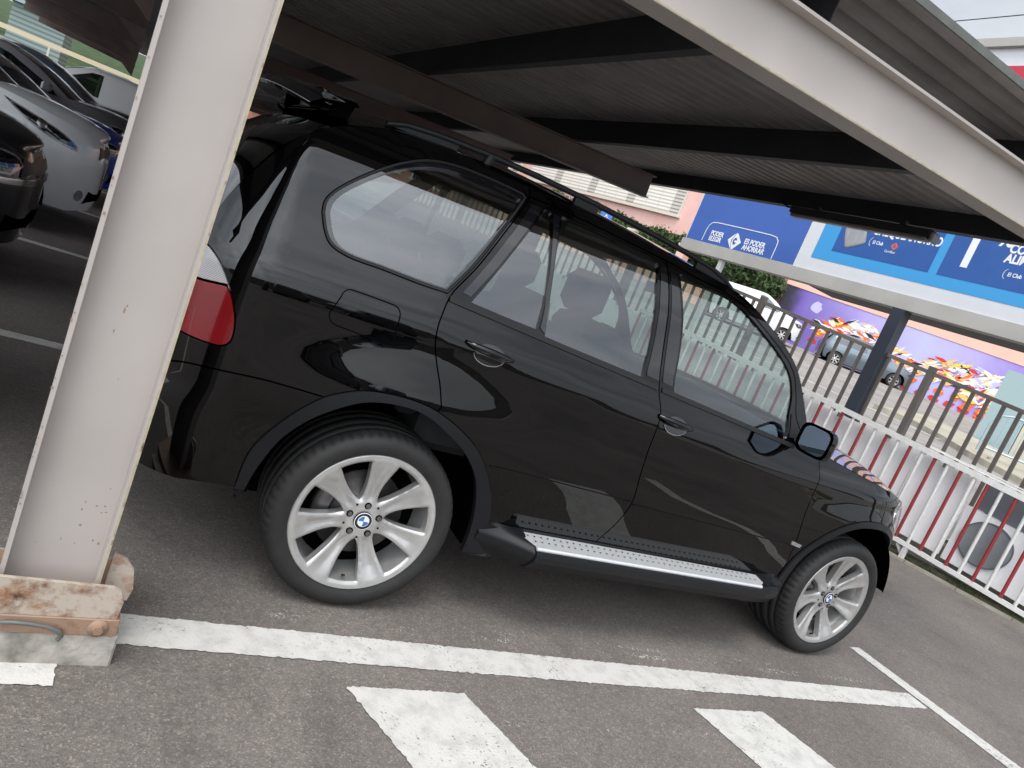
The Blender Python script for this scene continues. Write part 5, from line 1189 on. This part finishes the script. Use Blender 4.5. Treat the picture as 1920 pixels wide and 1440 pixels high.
# hedge of shrubs on a terrace with pillars
def leaves(name, box_pts, n, size, m, parent=None, seedv=1, kindstuff=False):
    r_ = random.Random(seedv); mb = MB(); vs = []; fs = []
    blobs = box_pts
    wts = [b[3]*b[4]*b[5] for b in blobs]
    for i in range(n):
        cx, cy, cz, rx, ry, rz = r_.choices(blobs, wts)[0]
        while True:
            a = [r_.uniform(-1, 1) for _ in range(3)]; d2 = sum(v*v for v in a)
            if .25 < d2 < 1: break
        p = Vector((cx+a[0]*rx, cy+a[1]*ry, cz+a[2]*rz)); s_ = size*r_.uniform(.5, 1.4)
        u = Vector((r_.gauss(0, 1), r_.gauss(0, 1), r_.gauss(0, 1))).normalized(); w = u.cross(Vector((r_.gauss(0, 1), r_.gauss(0, 1), r_.gauss(0, 1)))).normalized()
        b = len(vs); vs += [p-u*s_, p+w*s_*.5, p+u*s_, p-w*s_*.5]; fs.append((b, b+1, b+2, b+3))
    mb.add(vs, fs); return mb.build(name, m, parent)
hr, hl_ = Vector((25.9, 24.6, 0)), Vector((20.8, 45.0, 0)); hd = hl_-hr
hg = thing('flowering_hedge', 'dense green hedge on the terrace in front of the pink building', 'hedge', hr); blobs = []; r_ = random.Random(8)
for i in range(60):
    t = i/59; p = hd*t; blobs.append((p.x+r_.uniform(-.3, .3), p.y, 4.95+.55*t+r_.uniform(-.22, .22)-(.35 if t < .03 else 0),   .8, .8, r_.uniform(.70, .95)))
leaves('foliage', blobs, 42000, .12, 'leaf', hg, 5)
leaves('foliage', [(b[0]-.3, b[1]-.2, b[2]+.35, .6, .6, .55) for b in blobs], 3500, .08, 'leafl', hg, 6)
for i in range(0, 60, 9):
    b = blobs[i]; mb = MB(); mb.tube([(b[0], b[1], 3.6), (b[0]+.05, b[1], 4.4), (b[0], b[1]+.1, 5.0)], [.06, .05, .03], 7); mb.build('stem', 'trunk', hg)
tw = thing('terrace_wall', 'peach terrace wall with square pillars below the hedge', 'wall', (hr.x-.5, hr.y-.4, 0), atan2(hd.y, hd.x))
mb = MB(); mb.box(0, 22, -.15, .15, 1.0, 4.25); mb.build('wall', 'pinkd', tw)
MT['shade'] = mat('dark opening', (.02, .02, .02), .9)
for i in range(1, 6):
    x = 3.9*i+1.6; mb = MB(); mb.box(x-.25, x+.25, -.02, .52, 1.2, 5.25 if i else 4.7); mb.build('pillar', 'pinkd', tw)
    mb = MB(); mb.box(x-.30, x+.30, -.06, .56, 5.252 if i else 4.702, 5.36 if i else 4.81); mb.build('pillar_cap', 'wframe', tw)
# crossing sign on a pole
sg = thing('crossing_sign', 'small square blue pedestrian crossing sign above the hedge line', 'road sign', (9.76, 15.24, street_z(9.76, 15.24)), atan2(-9.76-.97, 15.24+2.36)+pi)
fx = Vector((-.97-9.76, -2.36-15.24, 0)).normalized(); sg.rotation_euler = (0, 0, atan2(fx.y, fx.x)+pi/2); zr = 3.33-street_z(9.76, 15.24)
MT['signb'] = mat('sign blue', hx('3a6cc0'), .4)
mb = MB(); mb.box(-.17, .17, -.012, .012, zr-.17, zr+.17, bev=.003); pl = mb.build('sign_plate', 'signb', sg)
mb = MB(); mb.poly([(-.13, -.0135, zr-.13), (.13, -.0135, zr-.13), (0, -.0135, zr+.14)]); mb.build('white_triangle', 'ink', pl)
mb = MB(); mb.poly([(-.01, -.015, zr+.03), (.02, -.015, zr+.03), (.03, -.015, zr-.03), (.055, -.015, zr-.11), (.03, -.015, zr-.11), (.0, -.015, zr-.05), (-.035, -.015, zr-.11), (-.055, -.015, zr-.11), (-.02, -.015, zr-.03)]); mb.add([(.022*cos(i*.7), -.015, zr+.055+.022*sin(i*.7)) for i in range(9)], [tuple(range(9))]); mb.build('walking_figure', 'rubber', pl)
mb = MB(); mb.tube([(0, .04, 0), (0, .04, zr+.15)], .03, 10); mb.build('pole', 'wpost', sg)
# crowd barrier, pale wall with scribbles
cb = thing('crowd_barrier', 'pale blue grey metal crowd barrier on the far pavement', 'barrier', (17.0, 7.3, street_z(17, 7.3)+.14), radians(-62))
MT['barr'] = mat('galvanised barrier', (.42, .50, .54), .4, metal=.5)
mb = MB(); mb.tube([(-.1, 0, .05), (-.1, 0, .70), (.05, 0, 1.0), (.25, 0, 1.06), (2.2, 0, 1.06), (2.38, 0, .95), (2.4, 0, .1), (2.3, 0, .18), (-.05, 0, .18)], .028, 8); mb.build('frame', 'barr', cb)
for i in range(17):
    mb = MB(); mb.tube([(.05+i*.135, 0, .20), (.05+i*.135, 0, 1.03)], .010, 6, caps=False); mb.build('bar', 'barr', cb)
for x in (.2, 2.0):
    mb = MB(); mb.bar((x, -.3, .03), (x, .3, .03), .05, .02); mb.build('foot', 'barr', cb)
pw_ = thing('scribbled_wall', 'pale cream wall with blue scribbles at the right end of the street', 'wall', (20.9, 9.6, 0), radians(-68))
MT['cream'] = mat('cream render', (.58, .55, .44), .85, var=.12, vscale=1.); MT['teal'] = mat('teal panel', (.30, .40, .41), .5)
mb = MB(); mb.box(.8, 9, 0, .25, .8, 3.25); pwm = mb.build('wall', 'cream', pw_)
mb = MB(); mb.box(-.15, .78, -.05, .30, .8, 3.7); mb.build('teal_post', 'teal', pw_)
r_ = random.Random(17)
for k_ in range(10):
    x = 1.2+r_.uniform(0, 3.4); z = 1.7+r_.uniform(0, 1.0); pts = [(x+.12*i*r_.uniform(.4, 1), -.012, z+r_.uniform(-.22, .22)) for i in range(7)]; mb = MB(); mb.tube(pts, .018, 5); mb.build('scribble', pal['dark'] if k_ % 3 == 0 else 'bbblue', pwm)
# overhead cable
cbx = thing('overhead_cable', 'thin dark cable crossing the pale sky above the board', 'cable', (12, 8, 0))
mb = MB(); mb.tube([(0, -14+1.2*i, 9.20+.0299*(-14+1.2*i)+.0009*(-14+1.2*i)**2) for i in range(26)], .010, 5); mb.build('wire', 'rubber', cbx)
sh = thing('garden_shed', 'pale teal slatted shed on the grass bank above the row of cars', 'shed', (-6.1, 27, 0)); MT['shed'] = louvre('teal slats', (.13, .18, .17), (.27, .33, .31), 2.2)
mb = MB(); mb.box(0, 1.5, 0, 2, 1.0, 3.0); mb.build('wall', 'shed', sh); mb = MB(); mb.box(-.15, 1.65, -.2, 2.2, 3.001, 3.10); mb.build('roof', 'teal', sh)
# far end: brick block, hand rail, trees on the bank
bk = thing('brick_building', 'distant red brown apartment block with pale window frames seen over the SUV tail', 'building', (3, 46, 0), radians(6))
mb = MB(); mb.box(-2.6, 14, 0, 10, 2, 17); bw = mb.build('walls', 'brickc', bk)
for i in range(9):
    for j in range(6):
        mb = MB(); x = -2.0+i*1.8; z = 3.6+j*2.1; mb.box(x, x+1.0, -.06, -.001, z, z+1.25); w_ = mb.build('window', 'wframe', bk); mb = MB(); mb.box(x+.1, x+.9, -.075, -.061, z+.1, z+1.15); mb.build('pane', 'glassd', w_)
MT['yrail'] = mat('cream yellow rail', (.62, .53, .36), .5)
hrl = thing('hand_rail', 'cream painted hand rail along the top of the end wall', 'railing', (-8, 23.35, 1.12))
for z in (.95, .50):
    mb = MB(); mb.bar((-14, 0, z), (12, 0, z), .06, .13 if z > .9 else .05); mb.build('rail', 'yrail', hrl)
for i in range(20):
    mb = MB(); mb.box(-14+i*1.35, -13.95+i*1.35, -.025, .025, 0, .92); mb.build('post', 'wframe', hrl)
def tree(nm, label, x, y, z, h, rr, n, seedv, group):
    t = thing(nm, label, 'tree', (x, y, z), group=group); r_ = random.Random(seedv)
    mb = MB(); mb.tube([(0, 0, -.3), (.1, 0, h*.25), (0, .1, h*.5), (.1, 0, h*.75)], [.16, .12, .09, .03], 8)
    bl = []
    for i in range(14):
        a = r_.uniform(0, 6.28); q = r_.uniform(.2, 1)*rr; zz = h*.45+r_.uniform(0, .5)*h; bl.append((q*cos(a), q*sin(a), zz, rr*.42, rr*.42, rr*.34)); mb.tube([(0.05, 0, h*.4), (q*cos(a)*.6, q*sin(a)*.6, zz*.9), (q*cos(a), q*sin(a), zz)], [.05, .03, .01], 5, caps=False)
    mb.build('trunk', 'trunk', t); leaves('crown', bl, n, .13, 'leaf', t, seedv); return t
for i, (x, y, h) in enumerate(((-9.5, 30, 4.2), (-13, 34, 5.0), (-6.8, 37, 3.6), (-17, 29, 4.5))):
    tree('bank_tree', ['small round tree on the grass bank, nearest to the corner of the carport', 'tall tree on the bank behind the row of cars', 'low tree on the bank next to the brick building', 'broad tree at the far left of the bank'][i], x, y, 2.0+.08*(y-23), h, 2.0, 3500, 40+i, 'trees on the bank')
# what stands behind the photographer and shows in the paintwork: a second row of cars, plus an unseen wall added to darken reflections
row = 'cars parked behind the photographer'
src = [(c2, 'black saloon in the opposite row, left end'), (c5, 'grey estate in the opposite row'), (c6, 'dark off roader in the opposite row')]
for i, (s_, lb) in enumerate(src):
    c = copy_tree(s_); c.location = (-3.2+2.75*i+1.0, -14.5, 0); c.rotation_euler = (0, 0, -pi/2); c['group'] = row; c['label'] = lb+', reflected in the SUV doors'
ow = thing('reflection_wall', 'unseen wall added behind the second row of cars to darken the SUV reflections', 'wall', (0, -24, 0)); mb = MB(); mb.box(-40, 40, -.15, .15, 0, 1.6); mb.build('wall', 'ret', ow); mb = MB(); mb.box(-40, 40, -.22, .22, 1.602, 1.72); mb.build('coping', 'concrete', ow)
